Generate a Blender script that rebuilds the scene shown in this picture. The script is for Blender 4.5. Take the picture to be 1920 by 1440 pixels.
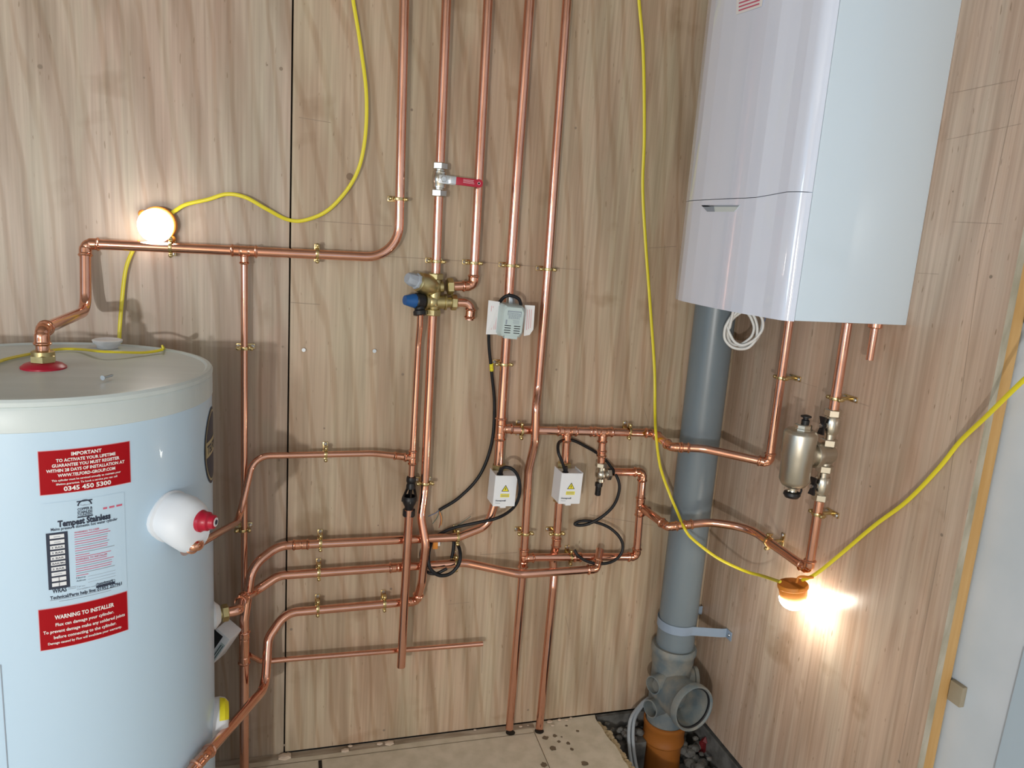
import bpy, bmesh, math, random
from mathutils import Vector as V, Matrix
random.seed(4)
for o in list(bpy.data.objects): bpy.data.objects.remove(o)
S = bpy.context.scene
COL = S.collection
# ---------------------------------------------------------------- camera
F = 1412.438; YAW, PIT, ROL = 0.2966018, 0.1956526, 0.0702799
CAM = V((0, -1.85, 1.395)); XC = 1.213          # back wall is y=0, right wall is x=XC, floor is z=0
fw = V((math.sin(YAW)*math.cos(PIT), math.cos(YAW)*math.cos(PIT), -math.sin(PIT)))
r0 = V((math.cos(YAW), -math.sin(YAW), 0)); u0 = r0.cross(fw)
rt = r0*math.cos(ROL) + u0*math.sin(ROL); up = -r0*math.sin(ROL) + u0*math.cos(ROL)
cd = bpy.data.cameras.new('camera'); cam = bpy.data.objects.new('camera', cd); COL.objects.link(cam)
cam.matrix_world = Matrix(((rt.x, up.x, -fw.x, CAM.x), (rt.y, up.y, -fw.y, CAM.y), (rt.z, up.z, -fw.z, CAM.z), (0, 0, 0, 1)))
cd.sensor_fit = 'HORIZONTAL'; cd.sensor_width = 36; cd.lens = 36*F/1920; cd.clip_start = .02; cd.clip_end = 50
S.camera = cam
# ---------------------------------------------------------------- world, lights, exposure
S.view_settings.view_transform = 'Standard'; S.view_settings.look = 'None'
S.view_settings.exposure = 0.26; S.view_settings.gamma = 1.0; S.view_settings.use_curve_mapping = False
w = bpy.data.worlds.new('world'); S.world = w; w.use_nodes = True
w.node_tree.nodes['Background'].inputs[0].default_value = (0.55, 0.77, 1.0, 1)
w.node_tree.nodes['Background'].inputs[1].default_value = 0.74
def point(name, loc, e, col, rad):
    l = bpy.data.lights.new(name, 'POINT'); l.energy = e; l.color = col; l.shadow_soft_size = rad
    o = bpy.data.objects.new(name, l); o.location = loc; COL.objects.link(o)
point('work_light', (-1.30, -4.2, 1.10), 165, (.97, .96, .92), .045)
point('site_bulb', (-1.55, -3.9, 1.42), 32, (.97, .96, .92), .05)
point('side_fill', (-2.7, -2.7, 1.5), 44, (.74, .88, 1.0), .45)  # soft cool fill light, added on the left to brighten the boiler front
# ---------------------------------------------------------------- helpers: a pixel of the photograph on a plane of the room
def ray(x, y): return rt*((x-960)/F) - up*((y-720)/F) + fw
def yy(x, y, Y):
    d = ray(x, y); return CAM + d*((Y-CAM.y)/d.y)
def bw(x, y, o=.035): return yy(x, y, -o)
def rw(x, y, o=.043):
    d = ray(x, y); return CAM + d*((XC-o-CAM.x)/d.x)
def zz(x, y, z):
    d = ray(x, y); return CAM + d*((z-CAM.z)/d.z)
# ---------------------------------------------------------------- materials
def sock(n, k, v):
    if k in n.inputs: n.inputs[k].default_value = v
def mat(name, col, rough=.5, metal=0., emit=0, noise=0, nscale=30, col2=None, bump=0, coat=0, stretch=(1, 1, 1), alpha=1, rvar=0, trans=0, spec=.5):
    m = bpy.data.materials.new(name); m.use_nodes = True; nt = m.node_tree; b = nt.nodes['Principled BSDF']
    c = (*col, 1); b.inputs['Base Color'].default_value = c; b.inputs['Roughness'].default_value = rough
    b.inputs['Metallic'].default_value = metal; sock(b, 'Coat Weight', coat); sock(b, 'Specular IOR Level', spec); sock(b, 'Transmission Weight', trans)
    if emit: sock(b, 'Emission Color', c); sock(b, 'Emission Strength', emit)
    if col2 or bump or rvar:
        tc = nt.nodes.new('ShaderNodeTexCoord'); mp = nt.nodes.new('ShaderNodeMapping'); mp.inputs['Scale'].default_value = stretch
        nz = nt.nodes.new('ShaderNodeTexNoise'); nz.inputs['Scale'].default_value = nscale; nz.inputs['Detail'].default_value = 5
        nt.links.new(tc.outputs['Object'], mp.inputs[0]); nt.links.new(mp.outputs[0], nz.inputs['Vector'])
        if col2:
            rp = nt.nodes.new('ShaderNodeValToRGB'); rp.color_ramp.elements[0].position = .35; rp.color_ramp.elements[1].position = .65
            rp.color_ramp.elements[0].color = c; rp.color_ramp.elements[1].color = (*col2, 1)
            nt.links.new(nz.outputs['Fac'], rp.inputs[0]); nt.links.new(rp.outputs[0], b.inputs['Base Color'])
        if bump:
            bp = nt.nodes.new('ShaderNodeBump'); bp.inputs['Strength'].default_value = bump; bp.inputs['Distance'].default_value = .002
            nt.links.new(nz.outputs['Fac'], bp.inputs['Height']); nt.links.new(bp.outputs[0], b.inputs['Normal'])
        if rvar:
            mr = nt.nodes.new('ShaderNodeMapRange'); mr.inputs['To Min'].default_value = rough-rvar; mr.inputs['To Max'].default_value = rough+rvar
            nt.links.new(nz.outputs['Fac'], mr.inputs[0]); nt.links.new(mr.outputs[0], b.inputs['Roughness'])
    return m
def plywood(name, base, pink, green, rough=.42, off=0, dark=(.2, .13, .07), k=.8):
    m = bpy.data.materials.new(name); m.use_nodes = True; nt = m.node_tree; N = nt.nodes; L = nt.links; b = N['Principled BSDF']
    tc = N.new('ShaderNodeTexCoord')
    def mapped(sc, loc=(0, 0, 0)):
        mp = N.new('ShaderNodeMapping'); mp.inputs['Scale'].default_value = sc; mp.inputs['Location'].default_value = loc
        L.new(tc.outputs['Object'], mp.inputs[0]); return mp.outputs[0]
    def noise(vec, scale, det=4, dist=0, rgh=.55):
        n = N.new('ShaderNodeTexNoise'); n.inputs['Scale'].default_value = scale; n.inputs['Detail'].default_value = det
        n.inputs['Distortion'].default_value = dist; n.inputs['Roughness'].default_value = rgh; L.new(vec, n.inputs['Vector']); return n.outputs['Fac']
    def ramp(f, a, bq, ca, cb):
        r = N.new('ShaderNodeValToRGB'); r.color_ramp.elements[0].position = a; r.color_ramp.elements[1].position = bq
        r.color_ramp.elements[0].color = (*ca, 1); r.color_ramp.elements[1].color = (*cb, 1); L.new(f, r.inputs[0]); return r.outputs[0]
    def mix(mode, fac, a, c):
        x = N.new('ShaderNodeMix'); x.data_type = 'RGBA'; x.blend_type = mode
        if isinstance(fac, float): x.inputs[0].default_value = fac
        else: L.new(fac, x.inputs[0])
        for s, q in ((6, a), (7, c)):
            if isinstance(q, tuple): x.inputs[s].default_value = (*q, 1)
            else: L.new(q, x.inputs[s])
        return x.outputs[2]
    big = noise(mapped((5, 5, .8), (off, 0, off)), 1.6, 3, .8)
    c = ramp(big, .3, .7, base, pink)
    big2 = noise(mapped((4, 4, 1.1), (off+7, 3, 1)), 2.2, 4, 1.2)
    c = mix('MIX', ramp(big2, .45, .75, (0, 0, 0), (.65, .65, .65)), c, green)
    # flowing cathedral grain
    wv = N.new('ShaderNodeTexWave'); wv.wave_type = 'BANDS'; wv.bands_direction = 'DIAGONAL'
    wv.inputs['Scale'].default_value = 1.5; wv.inputs['Distortion'].default_value = 9; wv.inputs['Detail'].default_value = 3
    wv.inputs['Detail Scale'].default_value = 1.1; L.new(mapped((3.4, 3.4, .5), (off, 0, 2)), wv.inputs['Vector'])
    c = mix('MULTIPLY', ramp(wv.outputs['Fac'], .1, .6, (.6*k, .6*k, .6*k), (0, 0, 0)), c, (.62, .55, .48))
    w2 = N.new('ShaderNodeTexWave'); w2.wave_type = 'RINGS'; w2.rings_direction = 'SPHERICAL'; w2.inputs['Scale'].default_value = 2.6
    w2.inputs['Distortion'].default_value = 7; w2.inputs['Detail'].default_value = 2.5; w2.inputs['Detail Scale'].default_value = .9
    L.new(mapped((3.0, 3.0, .62), (off*1.3+1.7, 0, 1.1)), w2.inputs['Vector'])
    c = mix('MULTIPLY', ramp(w2.outputs['Fac'], .02, .22, (.8*k, .8*k, .8*k), (0, 0, 0)), c, (.80, .71, .62))
    pale = noise(mapped((9, 9, .9), (off+4, 2, 7)), 1.5, 3, 1.0)
    c = mix('MIX', ramp(pale, .52, .66, (0, 0, 0), (.4, .4, .4)), c, tuple(v*1.12 for v in green))
    fine = noise(mapped((130, 130, 2.6)), 1, 3)
    c = mix('MULTIPLY', .75, c, ramp(fine, .3, .66, (.76, .73, .70), (1.08, 1.08, 1.08)))
    fine2 = noise(mapped((38, 38, 1.3), (3, 1, 1)), 1, 3, .5)
    c = mix('MULTIPLY', .6, c, ramp(fine2, .25, .75, (.86, .83, .80), (1.05, 1.05, 1.05)))
    flecks = noise(mapped((150, 150, 30), (1, 5, 9)), 1, 1)
    c = mix('MIX', ramp(flecks, .72, .76, (0, 0, 0), (.6, .6, .6)), c, dark)
    st = noise(mapped((7, 7, 7), (off+2, 1, 4)), 1, 3, .3)
    c = mix('MULTIPLY', ramp(st, .62, .74, (0, 0, 0), (.6, .6, .6)), c, (.68, .6, .5))
    L.new(c, b.inputs['Base Color'])
    b.inputs['Roughness'].default_value = rough
    bp = N.new('ShaderNodeBump'); bp.inputs['Strength'].default_value = .12; bp.inputs['Distance'].default_value = .001
    L.new(fine, bp.inputs['Height']); L.new(bp.outputs[0], b.inputs['Normal'])
    return m
M = {}
M['ply_left'] = plywood('plywood_left', (.46, .375, .30), (.50, .365, .29), (.42, .375, .29), off=3)
M['ply'] = plywood('plywood_middle', (.49, .395, .29), (.53, .385, .28), (.47, .415, .30), off=0)
M['ply_right'] = plywood('plywood_right', (.57, .44, .35), (.58, .42, .32), (.55, .47, .38), rough=.27, off=11, k=.4)
M['plyedge'] = mat('plywood_edge', (.33, .30, .22), .8, col2=(.48, .44, .36), nscale=40, stretch=(1, 1, .3), bump=.6)
M['gap'] = mat('dark_gap', (.02, .015, .01), .9)
M['stud'] = mat('pine_stud', (.52, .30, .10), .7, col2=(.60, .38, .16), nscale=6, stretch=(8, 8, .6))
M['batten'] = mat('weathered_batten', (.30, .25, .17), .8, col2=(.36, .32, .24), nscale=12)
M['plaster'] = mat('white_board', (.56, .63, .70), .6, col2=(.64, .70, .77), nscale=5, bump=.1)
M['bluesheet'] = mat('pale_blue_sheet', (.45, .56, .66), .5)
M['floor'] = mat('chipboard', (.56, .50, .39), .75, col2=(.66, .59, .48), nscale=26, bump=.25)
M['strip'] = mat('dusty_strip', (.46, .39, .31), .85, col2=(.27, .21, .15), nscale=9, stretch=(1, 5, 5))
M['chipedge'] = mat('chipboard_edge', (.44, .34, .20), .9, col2=(.60, .50, .34), nscale=120, bump=.8)
M['stain'] = mat('wet_stain', (.16, .12, .08), .5)
M['soil'] = mat('dark_ground', (.035, .028, .022), .95, col2=(.09, .075, .06), nscale=18, bump=1)
M['stone'] = mat('grey_stone', (.07, .066, .06), .9, col2=(.15, .145, .135), nscale=30, bump=.6)
M['chips'] = mat('plaster_chips', (.62, .50, .40), .9)
M['copper'] = mat('copper', (.79, .42, .31), .13, 1, col2=(.84, .46, .345), nscale=22, rvar=.05)
M['copperfit'] = mat('copper_fitting', (.82, .43, .30), .14, 1, col2=(.74, .36, .24), nscale=35, bump=.25)
M['oldcopper'] = mat('tarnished_copper', (.46, .27, .17), .36, 1, col2=(.30, .2, .13), nscale=40)
M['brass'] = mat('brass', (.58, .45, .22), .25, 1, col2=(.66, .53, .28), nscale=40)
M['brassdull'] = mat('dull_cast_brass', (.50, .42, .21), .38, 1, col2=(.56, .47, .25), nscale=60, bump=.2)
M['nickel'] = mat('nickel', (.62, .59, .52), .24, 1)
M['nickelsatin'] = mat('satin_nickel', (.55, .52, .45), .36, 1, rvar=.05, nscale=50)
M['steel'] = mat('zinc_steel', (.60, .63, .66), .3, 1)
M['black'] = mat('black_plastic', (.008, .008, .010), .45)
M['cable_black'] = mat('black_cable', (.009, .010, .013), .5, spec=.35)
M['cable_yellow'] = mat('yellow_cable', (.74, .64, .03), .38)
M['cable_white'] = mat('white_cable', (.74, .75, .74), .4)
M['cable_grey'] = mat('grey_cable', (.34, .37, .40), .5)
M['cyl'] = mat('white_cylinder_jacket', (.52, .69, .85), .33, coat=.2)
M['lid'] = mat('grey_white_lid', (.55, .62, .63), .4, col2=(.60, .67, .68), nscale=3, stretch=(1, 8, 1))
M['boiler'] = mat('white_enamel', (.64, .76, .88), .2, coat=.6)
M['boilerfront'] = mat('white_gloss_plastic', (.72, .79, .95), .12, coat=1)
M['white'] = mat('white_plastic', (.78, .80, .84), .3)
M['shroud'] = mat('white_insulation', (.74, .79, .86), .45)
M['paper'] = mat('white_paper', (.8, .8, .82), .7)
M['pinkprint'] = mat('faded_red_print', (.70, .30, .34), .7)
M['redscrap'] = mat('dark_red_scrap', (.12, .004, .006), .6)
M['red'] = mat('red_sticker', (.36, .001, .006), .6, spec=.2)
M['redplastic'] = mat('red_plastic', (.42, .005, .03), .35)
M['redprint'] = mat('red_print', (.6, .12, .2), .6)
M['whiteprint'] = mat('white_print', (.85, .83, .82), .5)
M['ink'] = mat('dark_ink', (.02, .03, .06), .5)
M['inkgrey_shade'] = mat('grey_ink_and_shade', (.28, .33, .40), .6)  # small print and seam; also the painted shade in the boiler handle
M['yellow'] = mat('yellow_label', (.85, .75, .02), .5)
M['greyplastic'] = mat('pale_grey_plastic', (.50, .60, .60), .35)
M['greycap'] = mat('grey_cap', (.36, .40, .46), .5)
M['blue'] = mat('blue_cap', (.01, .09, .30), .4)
M['soilgrey'] = mat('grey_soil_pipe', (.155, .195, .225), .32, col2=(.17, .21, .24), nscale=4)
M['soildusty'] = mat('dusty_grey_plastic', (.12, .155, .175), .6, col2=(.23, .225, .20), nscale=26)
M['strapgrey'] = mat('blue_grey_strap', (.25, .32, .42), .4)
M['terracotta'] = mat('orange_brown_drain', (.36, .12, .02), .45)
M['orange'] = mat('orange_lamp_base', (.72, .25, .03), .5)
M['orangewire'] = mat('orange_tag', (.75, .28, .04), .5)
M['glow1'] = mat('lit_globe', (1, .97, .90), .4, emit=14)
M['glow2'] = mat('lit_globe_warm', (1, .95, .82), .4, emit=52)
M['handle'] = mat('pale_silver_handle', (.62, .70, .72), .25)
M['ceil'] = mat('bare_ceiling', (.30, .28, .25), .8)
M['gold'] = mat('gold_print', (.45, .38, .22), .5)
M['pencil'] = mat('pencil_mark', (.27, .21, .16), .9)
M['lever_print'] = mat('pale_lever_print', (.75, .45, .5), .6)
M['wire_brown'] = mat('brown_wire', (.35, .1, .05), .5)
M['wire_blue'] = mat('blue_wire', (.05, .12, .3), .5)
M['wire_green'] = mat('green_wire', (.06, .14, .12), .5)
# ---------------------------------------------------------------- mesh helpers
def link(name, bm, m, parent=None, smooth=True, mats=None):
    me = bpy.data.meshes.new(name); bmesh.ops.recalc_face_normals(bm, faces=bm.faces[:]); bm.to_mesh(me); bm.free()
    for x in (mats or [m]): me.materials.append(M[x])
    if smooth:
        for p in me.polygons: p.use_smooth = True
        try: me.set_sharp_from_angle(angle=math.radians(38))
        except Exception: pass
    o = bpy.data.objects.new(name, me); COL.objects.link(o)
    if parent is not None: o.parent = parent; o.matrix_parent_inverse = parent.matrix_world.inverted()
    return o
def tag(o, label, cat, group=None, kind=None):
    if label: o['label'] = label
    if cat: o['category'] = cat
    if group: o['group'] = group
    if kind: o['kind'] = kind
    return o
def thing(name, label, cat, loc=(0, 0, 0), group=None):
    o = bpy.data.objects.new(name, None); o.empty_display_size = .02; COL.objects.link(o); o.matrix_world = Matrix.Translation(V(loc))
    return tag(o, label, cat, group)
def struct(name, bm, m=None, mats=None, smooth=False):
    o = link(name, bm, m, None, smooth, mats); o['kind'] = 'structure'; return o
def box(bm, a, b, mi=0, bev=0):
    a = V(a); b = V(b); c = (a+b)/2; s = b-a
    g = bmesh.ops.create_cube(bm, size=1, matrix=Matrix.Translation(c) @ Matrix.Diagonal((abs(s.x), abs(s.y), abs(s.z), 1)))
    fs = {f for v in g['verts'] for f in v.link_faces}
    for f in fs: f.material_index = mi
    if bev:
        es = list({e for f in fs for e in f.edges}); r = bmesh.ops.bevel(bm, geom=es, offset=bev, segments=2, affect='EDGES', profile=.6)
        for f in r['faces']: f.material_index = mi
    return g['verts']
def frame(z, hint=V((0, 0, 1))):
    z = z.normalized()
    if abs(z.dot(hint)) > .95: hint = V((1, 0, 0))
    x = hint.cross(z).normalized(); y = z.cross(x)
    return x, y, z
def obox(bm, o, ax, a, b, mi=0, bev=0):
    """box from a to b in the frame (o; x,y,z axes)"""
    vs0 = set(bm.verts); box(bm, a, b, mi, bev)
    m = Matrix((( ax[0].x, ax[1].x, ax[2].x, o.x), (ax[0].y, ax[1].y, ax[2].y, o.y), (ax[0].z, ax[1].z, ax[2].z, o.z), (0, 0, 0, 1)))
    bmesh.ops.transform(bm, matrix=m, verts=[v for v in bm.verts if v not in vs0])
def fillet(pts, rad, default=.05, seg=8):
    out = [pts[0]]
    for i in range(1, len(pts)-1):
        r = rad.get(i, default) if isinstance(rad, dict) else rad
        p = pts[i]; a = pts[i-1]-p; b = pts[i+1]-p; la, lb = a.length, b.length; a.normalize(); b.normalize()
        ang = a.angle(b)
        if ang > math.pi-.02 or r <= 0: out.append(p); continue
        t = r/math.tan(ang/2); t = min(t, la*.49, lb*.49); r = t*math.tan(ang/2)
        c = p + (a+b).normalized()*(r/math.sin(ang/2)); s = p+a*t-c; e = p+b*t-c
        w_ = s.angle(e)
        for k in range(seg+1):
            if w_ < 1e-3: out.append(p); break
            out.append(c + s*(math.sin((1-k/seg)*w_)/math.sin(w_)) + e*(math.sin(k/seg*w_)/math.sin(w_)))
    out.append(pts[-1]); return out
def smoothpath(pts, n=8):
    P = [pts[0]*2-pts[1]] + list(pts) + [pts[-1]*2-pts[-2]]; out = []
    for i in range(1, len(P)-2):
        a, b, c, d = P[i-1], P[i], P[i+1], P[i+2]
        for k in range(n):
            t = k/n; out.append(.5*((2*b)+(c-a)*t+(2*a-5*b+4*c-d)*t*t+(3*b-a-3*c+d)*t**3))
    out.append(pts[-1]); return out
def sweep(bm, pts, r, n=18, mi=0, cap=True, flat=1):
    pts = [p for i, p in enumerate(pts) if i == 0 or (p-pts[i-1]).length > 1e-5]
    T = []
    for i in range(len(pts)):
        a = pts[max(i-1, 0)]; b = pts[min(i+1, len(pts)-1)]; T.append((b-a).normalized())
    x, y, _ = frame(T[0]); rings = []; s = 0
    L = sum((pts[i+1]-pts[i]).length for i in range(len(pts)-1))
    for i, p in enumerate(pts):
        if i: s += (pts[i]-pts[i-1]).length; x = (x - T[i]*x.dot(T[i])).normalized(); y = T[i].cross(x)
        rr = r(s, L) if callable(r) else r
        rings.append([bm.verts.new(p + (x*math.cos(2*math.pi*k/n)*flat + y*math.sin(2*math.pi*k/n))*rr) for k in range(n)])
    for a, b in zip(rings, rings[1:]):
        for k in range(n): bm.faces.new((a[k], a[(k+1) % n], b[(k+1) % n], b[k])).material_index = mi
    if cap:
        bm.faces.new(rings[0][::-1]).material_index = mi; bm.faces.new(rings[-1]).material_index = mi
def lathe(bm, prof, o, ax, n=28, mi=0, hint=V((0, 0, 1)), cap=True, rot=0):
    x, y, z = frame(V(ax), hint); rings = []
    for r, h in prof:
        rings.append([bm.verts.new(V(o)+z*h+(x*math.cos(2*math.pi*k/n+rot)+y*math.sin(2*math.pi*k/n+rot))*max(r, 1e-5)) for k in range(n)])
    for a, b in zip(rings, rings[1:]):
        for k in range(n): bm.faces.new((a[k], a[(k+1) % n], b[(k+1) % n], b[k])).material_index = mi
    if cap:
        bm.faces.new(rings[0][::-1]).material_index = mi; bm.faces.new(rings[-1]).material_index = mi
def hexnut(bm, o, ax, r, h, mi=0, hint=V((0, 0, 1)), rot=0):
    lathe(bm, [(r*.88, 0), (r, h*.12), (r, h*.88), (r*.88, h)], V(o)-V(ax).normalized()*h/2, ax, 6, mi, hint, rot=rot)
def ball(bm, c, r, mi=0, sc=(1, 1, 1), seg=14):
    g = bmesh.ops.create_uvsphere(bm, u_segments=seg, v_segments=seg//2+2, radius=r, matrix=Matrix.Translation(V(c)) @ Matrix.Diagonal((*sc, 1)))
    for f in {f for v in g['verts'] for f in v.link_faces}: f.material_index = mi
def dense(pts, step=.0013):
    out = [pts[0]]
    for a, b in zip(pts, pts[1:]):
        k = max(1, int((b-a).length/step))
        for i in range(1, k+1): out.append(a.lerp(b, i/k))
    return out
def fitprof(r):
    def f(s, L):
        e = min(s, L-s)
        if e < .0008: return r+.0012
        if e < .0062: return r+.0014+.0024*math.sin(math.pi*(e-.0008)/.0054)
        if e < .0185: return r+.0014
        if e < .0215: return r+.0004
        return r+.0009
    return f
def half(r, arm):
    g = fitprof(r)
    return lambda s, L: g(L-s, 1)
def fit_straight(name, a, b, r, parent, m='copperfit'):
    bm = bmesh.new(); sweep(bm, dense([a, b]), fitprof(r), 18); return link(name, bm, m, parent)
def fit_elbow(p, a, b, r, parent, arm=None, m='copperfit'):
    arm = arm or r*2.5; bm = bmesh.new()
    sweep(bm, dense(fillet([p+(a-p).normalized()*arm, p, p+(b-p).normalized()*arm], r*1.25)), fitprof(r), 18)
    return link('elbow', bm, m, parent)
def fit_tee(p, d, br, r, rb, parent, arm=None, m='copperfit'):
    arm = arm or r*2.6; d = d.normalized(); br = br.normalized(); bm = bmesh.new()
    sweep(bm, dense([p-d*arm, p+d*arm]), fitprof(r), 18)
    sweep(bm, dense([p, p+br*(arm*.95+.003)]), half(rb, arm), 18)
    return link('tee', bm, m, parent)
R22, R15 = .0110, .0075
def run(label, pts, r, bend=.05, sharp=(), tees=(), coups=(), bends=None, group='copper pipe runs', m='copper', name='copper_pipe', elbows=None):
    """one soldered pipe: pts are corners; sharp = corners that carry an elbow fitting"""
    bends = dict(bends or {})
    for i in sharp: bends[i] = r*1.25
    root = thing(name, label, 'pipe', pts[0], group)
    bm = bmesh.new(); path = fillet(pts, bends, bend, 10); sweep(bm, path, r, 20, cap=False)
    # hollow open ends
    for a, b in ((path[0], path[1]), (path[-1], path[-2])):
        d = (b-a).normalized(); lathe(bm, [(r, 0), (r-.0009, 0), (r-.0009, .02), (0, .02)], a, d, 20, cap=False)
    link('tube', bm, m, root)
    for i in sharp: fit_elbow(pts[i], pts[i-1], pts[i+1], r, root)
    for i, t, br, rb in tees:
        p = pts[i].lerp(pts[i+1], t); fit_tee(p, pts[i+1]-pts[i], br, r, rb, root)
    for i, t, ln in coups:
        p = pts[i].lerp(pts[i+1], t); d = (pts[i+1]-pts[i]).normalized(); fit_straight('coupling', p-d*ln, p+d*ln, r, root)
    return root
def fr(a, b, p): return (p-a).dot(b-a)/(b-a).length_squared
X, Y, Z = V((1, 0, 0)), V((0, 1, 0)), V((0, 0, 1))

# ---------------------------------------------------------------- the room
SEAM = .0045
bm = bmesh.new()
box(bm, (-3.2, 0, -.3), (SEAM-.002, .012, 2.45), 0); box(bm, (SEAM+.002, 0, .004), (1.232, .012, 2.45), 1)
box(bm, (-3.2, .012, -.3), (1.30, .05, 2.45), 2)
def stroke(bm, a, b, w, n, mi):            # thin pencil line lying on a wall, n = the wall's normal
    d = (b-a).normalized(); s = d.cross(n)*w/2; o = n*.0004
    f = bm.faces.new([bm.verts.new(q) for q in (a-s+o, a+s+o, b+s+o, b-s+o)]); f.material_index = mi
for a, b in (((640, 476), (800, 485)), ((800, 485), (890, 491)), ((895, 491), (1090, 506)), ((900, 1040), (970, 1036)), ((840, 1133), (880, 1129)), ((1105, 965), (1225, 985)),
             ((905, 1207), (903, 1262)), ((1206, 762), (1216, 795)), ((1060, 1155), (1068, 1190)), ((592, 414), (735, 424)), ((545, 567), (600, 571)), ((560, 220), (620, 230)), ((1216, 465), (1268, 462))):
    stroke(bm, bw(*a, 0), bw(*b, 0), .0011, V((0, -1, 0)), 3)
for p, r in (((75, 125), 4), ((527, 129), 3.4), ((530, 650), 2.2), ((608, 803), 2), ((709, 985), 1.6), ((519, 1186), 2.4), ((546, 1180), 3), ((733, 1104), 3), ((755, 702), 3), ((1043, 693), 2.4), ((845, 1126), 1.6), ((720, 1369), 3),
             ((990, 1331), 2.6), ((523, 863), 2.6), ((772, 206), 2.6), ((1079, 240), 2.6), ((1240, 1345/1.14), 1.5), ((656, 331), 7), ((533, 1397), 2.6), ((270, 146), 1.6), ((501, 122), 1.6)):
    c = bw(*p, 0); g = bmesh.ops.create_circle(bm, cap_ends=True, segments=10, radius=r*.0012, matrix=Matrix.Translation(c+V((0, -.0005, 0))) @ Matrix.Rotation(math.pi/2, 4, 'X'))
    for f in {f for v in g['verts'] for f in v.link_faces}: f.material_index = 3 if r < 5 else 4
M['knot'] = mat('brown_knot', (.22, .15, .10), .7)
# dirty tide mark along the foot of the boards
for k, (a, b) in enumerate((((560, 1397), (700, 1376)), ((700, 1376), (850, 1354)), ((850, 1350), (960, 1346)))): pass
struct('wall_back', bm, mats=['ply_left', 'ply', 'gap', 'pencil', 'knot'])
RE = -.823                                   # near end of the right-hand sheet
bm = bmesh.new(); box(bm, (XC, RE+.0, .003), (XC+.016, -.004, 2.45), 0)
for f in bm.faces:
    if f.normal.y < -.9: f.material_index = 1
for a, b in (((1783, 175), (1905, 150)), ((1775, 262), (1915, 232)), ((1785, 416), (1880, 420)), ((1840, 470), (1912, 130)), ((1500, 716), (1532, 726)), ((1600, 752), (1630, 762)), ((1840, 470), (1770, 980)), ((1765, 1010), (1685, 1430)), ((1720, 512), (1760, 514))):
    stroke(bm, rw(*a, 0), rw(*b, 0), .0006, V((-1, 0, 0)), 2)
for p, r in (((1858, 519), 3), ((1459, 1196), 2.5), ((1766, 1003), 3), ((1686, 1428), 3), ((1787, 359), 1.6), ((1604, 1428), 1.4), ((1632, 912), 2.2)):
    c = rw(*p, 0); g = bmesh.ops.create_circle(bm, cap_ends=True, segments=10, radius=r*.0011, matrix=Matrix.Translation(c+V((-.0005, 0, 0))) @ Matrix.Rotation(math.pi/2, 4, 'Y'))
    for f in {f for v in g['verts'] for f in v.link_faces}: f.material_index = 2
struct('wall_right', bm, mats=['ply_right', 'plyedge', 'pencil'])
bm = bmesh.new(); box(bm, (XC+.0165, RE+.006, -.3), (XC+.05, RE+.10, 2.45), 0, .002)
struct('trim_1', bm, 'stud')
bm = bmesh.new(); box(bm, (XC+.058, -5.2, -.3), (XC+.09, .05, 2.45), 0)
struct('wall_right_outer', bm, 'plaster')
bm = bmesh.new(); box(bm, (-3.25, -5.25, 2.45), (XC+.09, .05, 2.5)); struct('ceiling', bm, 'ceil')
bm = bmesh.new(); box(bm, (-3.25, -1.3, -.3), (-3.2, .05, 2.45)); box(bm, (-3.25, -5.2, -.3), (-3.2, -3.3, 2.45)); struct('wall_left_unseen', bm, 'ply_left')  # unseen side wall, added with an opening to vary the copper's reflections
bm = bmesh.new(); box(bm, (-3.25, -5.25, -.3), (-2.1, -5.2, 2.45)); box(bm, (-1.2, -5.25, -.3), (-.1, -5.2, 2.45)); box(bm, (.9, -5.25, -.3), (XC+.09, -5.2, 2.45)); box(bm, (-2.1, -5.25, 2.1), (.9, -5.2, 2.45)); struct('wall_rear_unseen', bm, 'ply')  # unseen wall behind the camera, added with gaps for reflections and daylight
# floor: chipboard deck that stops at the hole in the corner
e1 = zz(1113, 1340, 0); e2 = zz(1180, 1440, 0); ex = lambda y: e1.x + (e2.x-e1.x)*(y-e1.y)/(e2.y-e1.y)
bm = bmesh.new()
edge = [V((e1.x+.004, -.001, 0))]; yv = 0
while yv > -.62: yv -= .02; edge.append(V((ex(yv)+random.uniform(-.004, .004), yv, 0)))
outline = [V((-3.2, 0, 0))] + edge + [V((XC, -.64, 0)), V((XC+.058, -.64, 0)), V((XC+.058, -5.2, 0)), V((-3.2, -5.2, 0))]
vs = [bm.verts.new(p) for p in outline]; f = bm.faces.new(vs[::-1]); f.material_index = 0
g = bmesh.ops.extrude_face_region(bm, geom=[f]); bmesh.ops.translate(bm, vec=(0, 0, -.022), verts=[v for v in g['geom'] if isinstance(v, bmesh.types.BMVert)])
for f in bm.faces:
    if abs(f.normal.z) < .5: f.material_index = 1
def fl(bm, pts, mi, h=.0006):
    f = bm.faces.new([bm.verts.new(V((p.x, p.y, h))) for p in pts]); f.material_index = mi
s0 = zz(1000, 1370, 0); s1 = zz(1030, 1440, 0)
fl(bm, [V((-.1, -.042, 0)), V((.69, -.045, 0)), V((.69, -.0465, 0)), V((-.1, -.0435, 0))], 2)
fl(bm, [s0, s1+(s1-s0)*2, s1+(s1-s0)*2+V((.002, 0, 0)), s0+V((.0016, 0, 0))], 2)
fl(bm, [V((-.3, -.001, 0)), V((.70, -.001, 0)), V((.70, -.026, 0)), V((.4, -.022, 0)), V((.1, -.026, 0)), V((-.3, -.02, 0))], 3, .0004)
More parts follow.
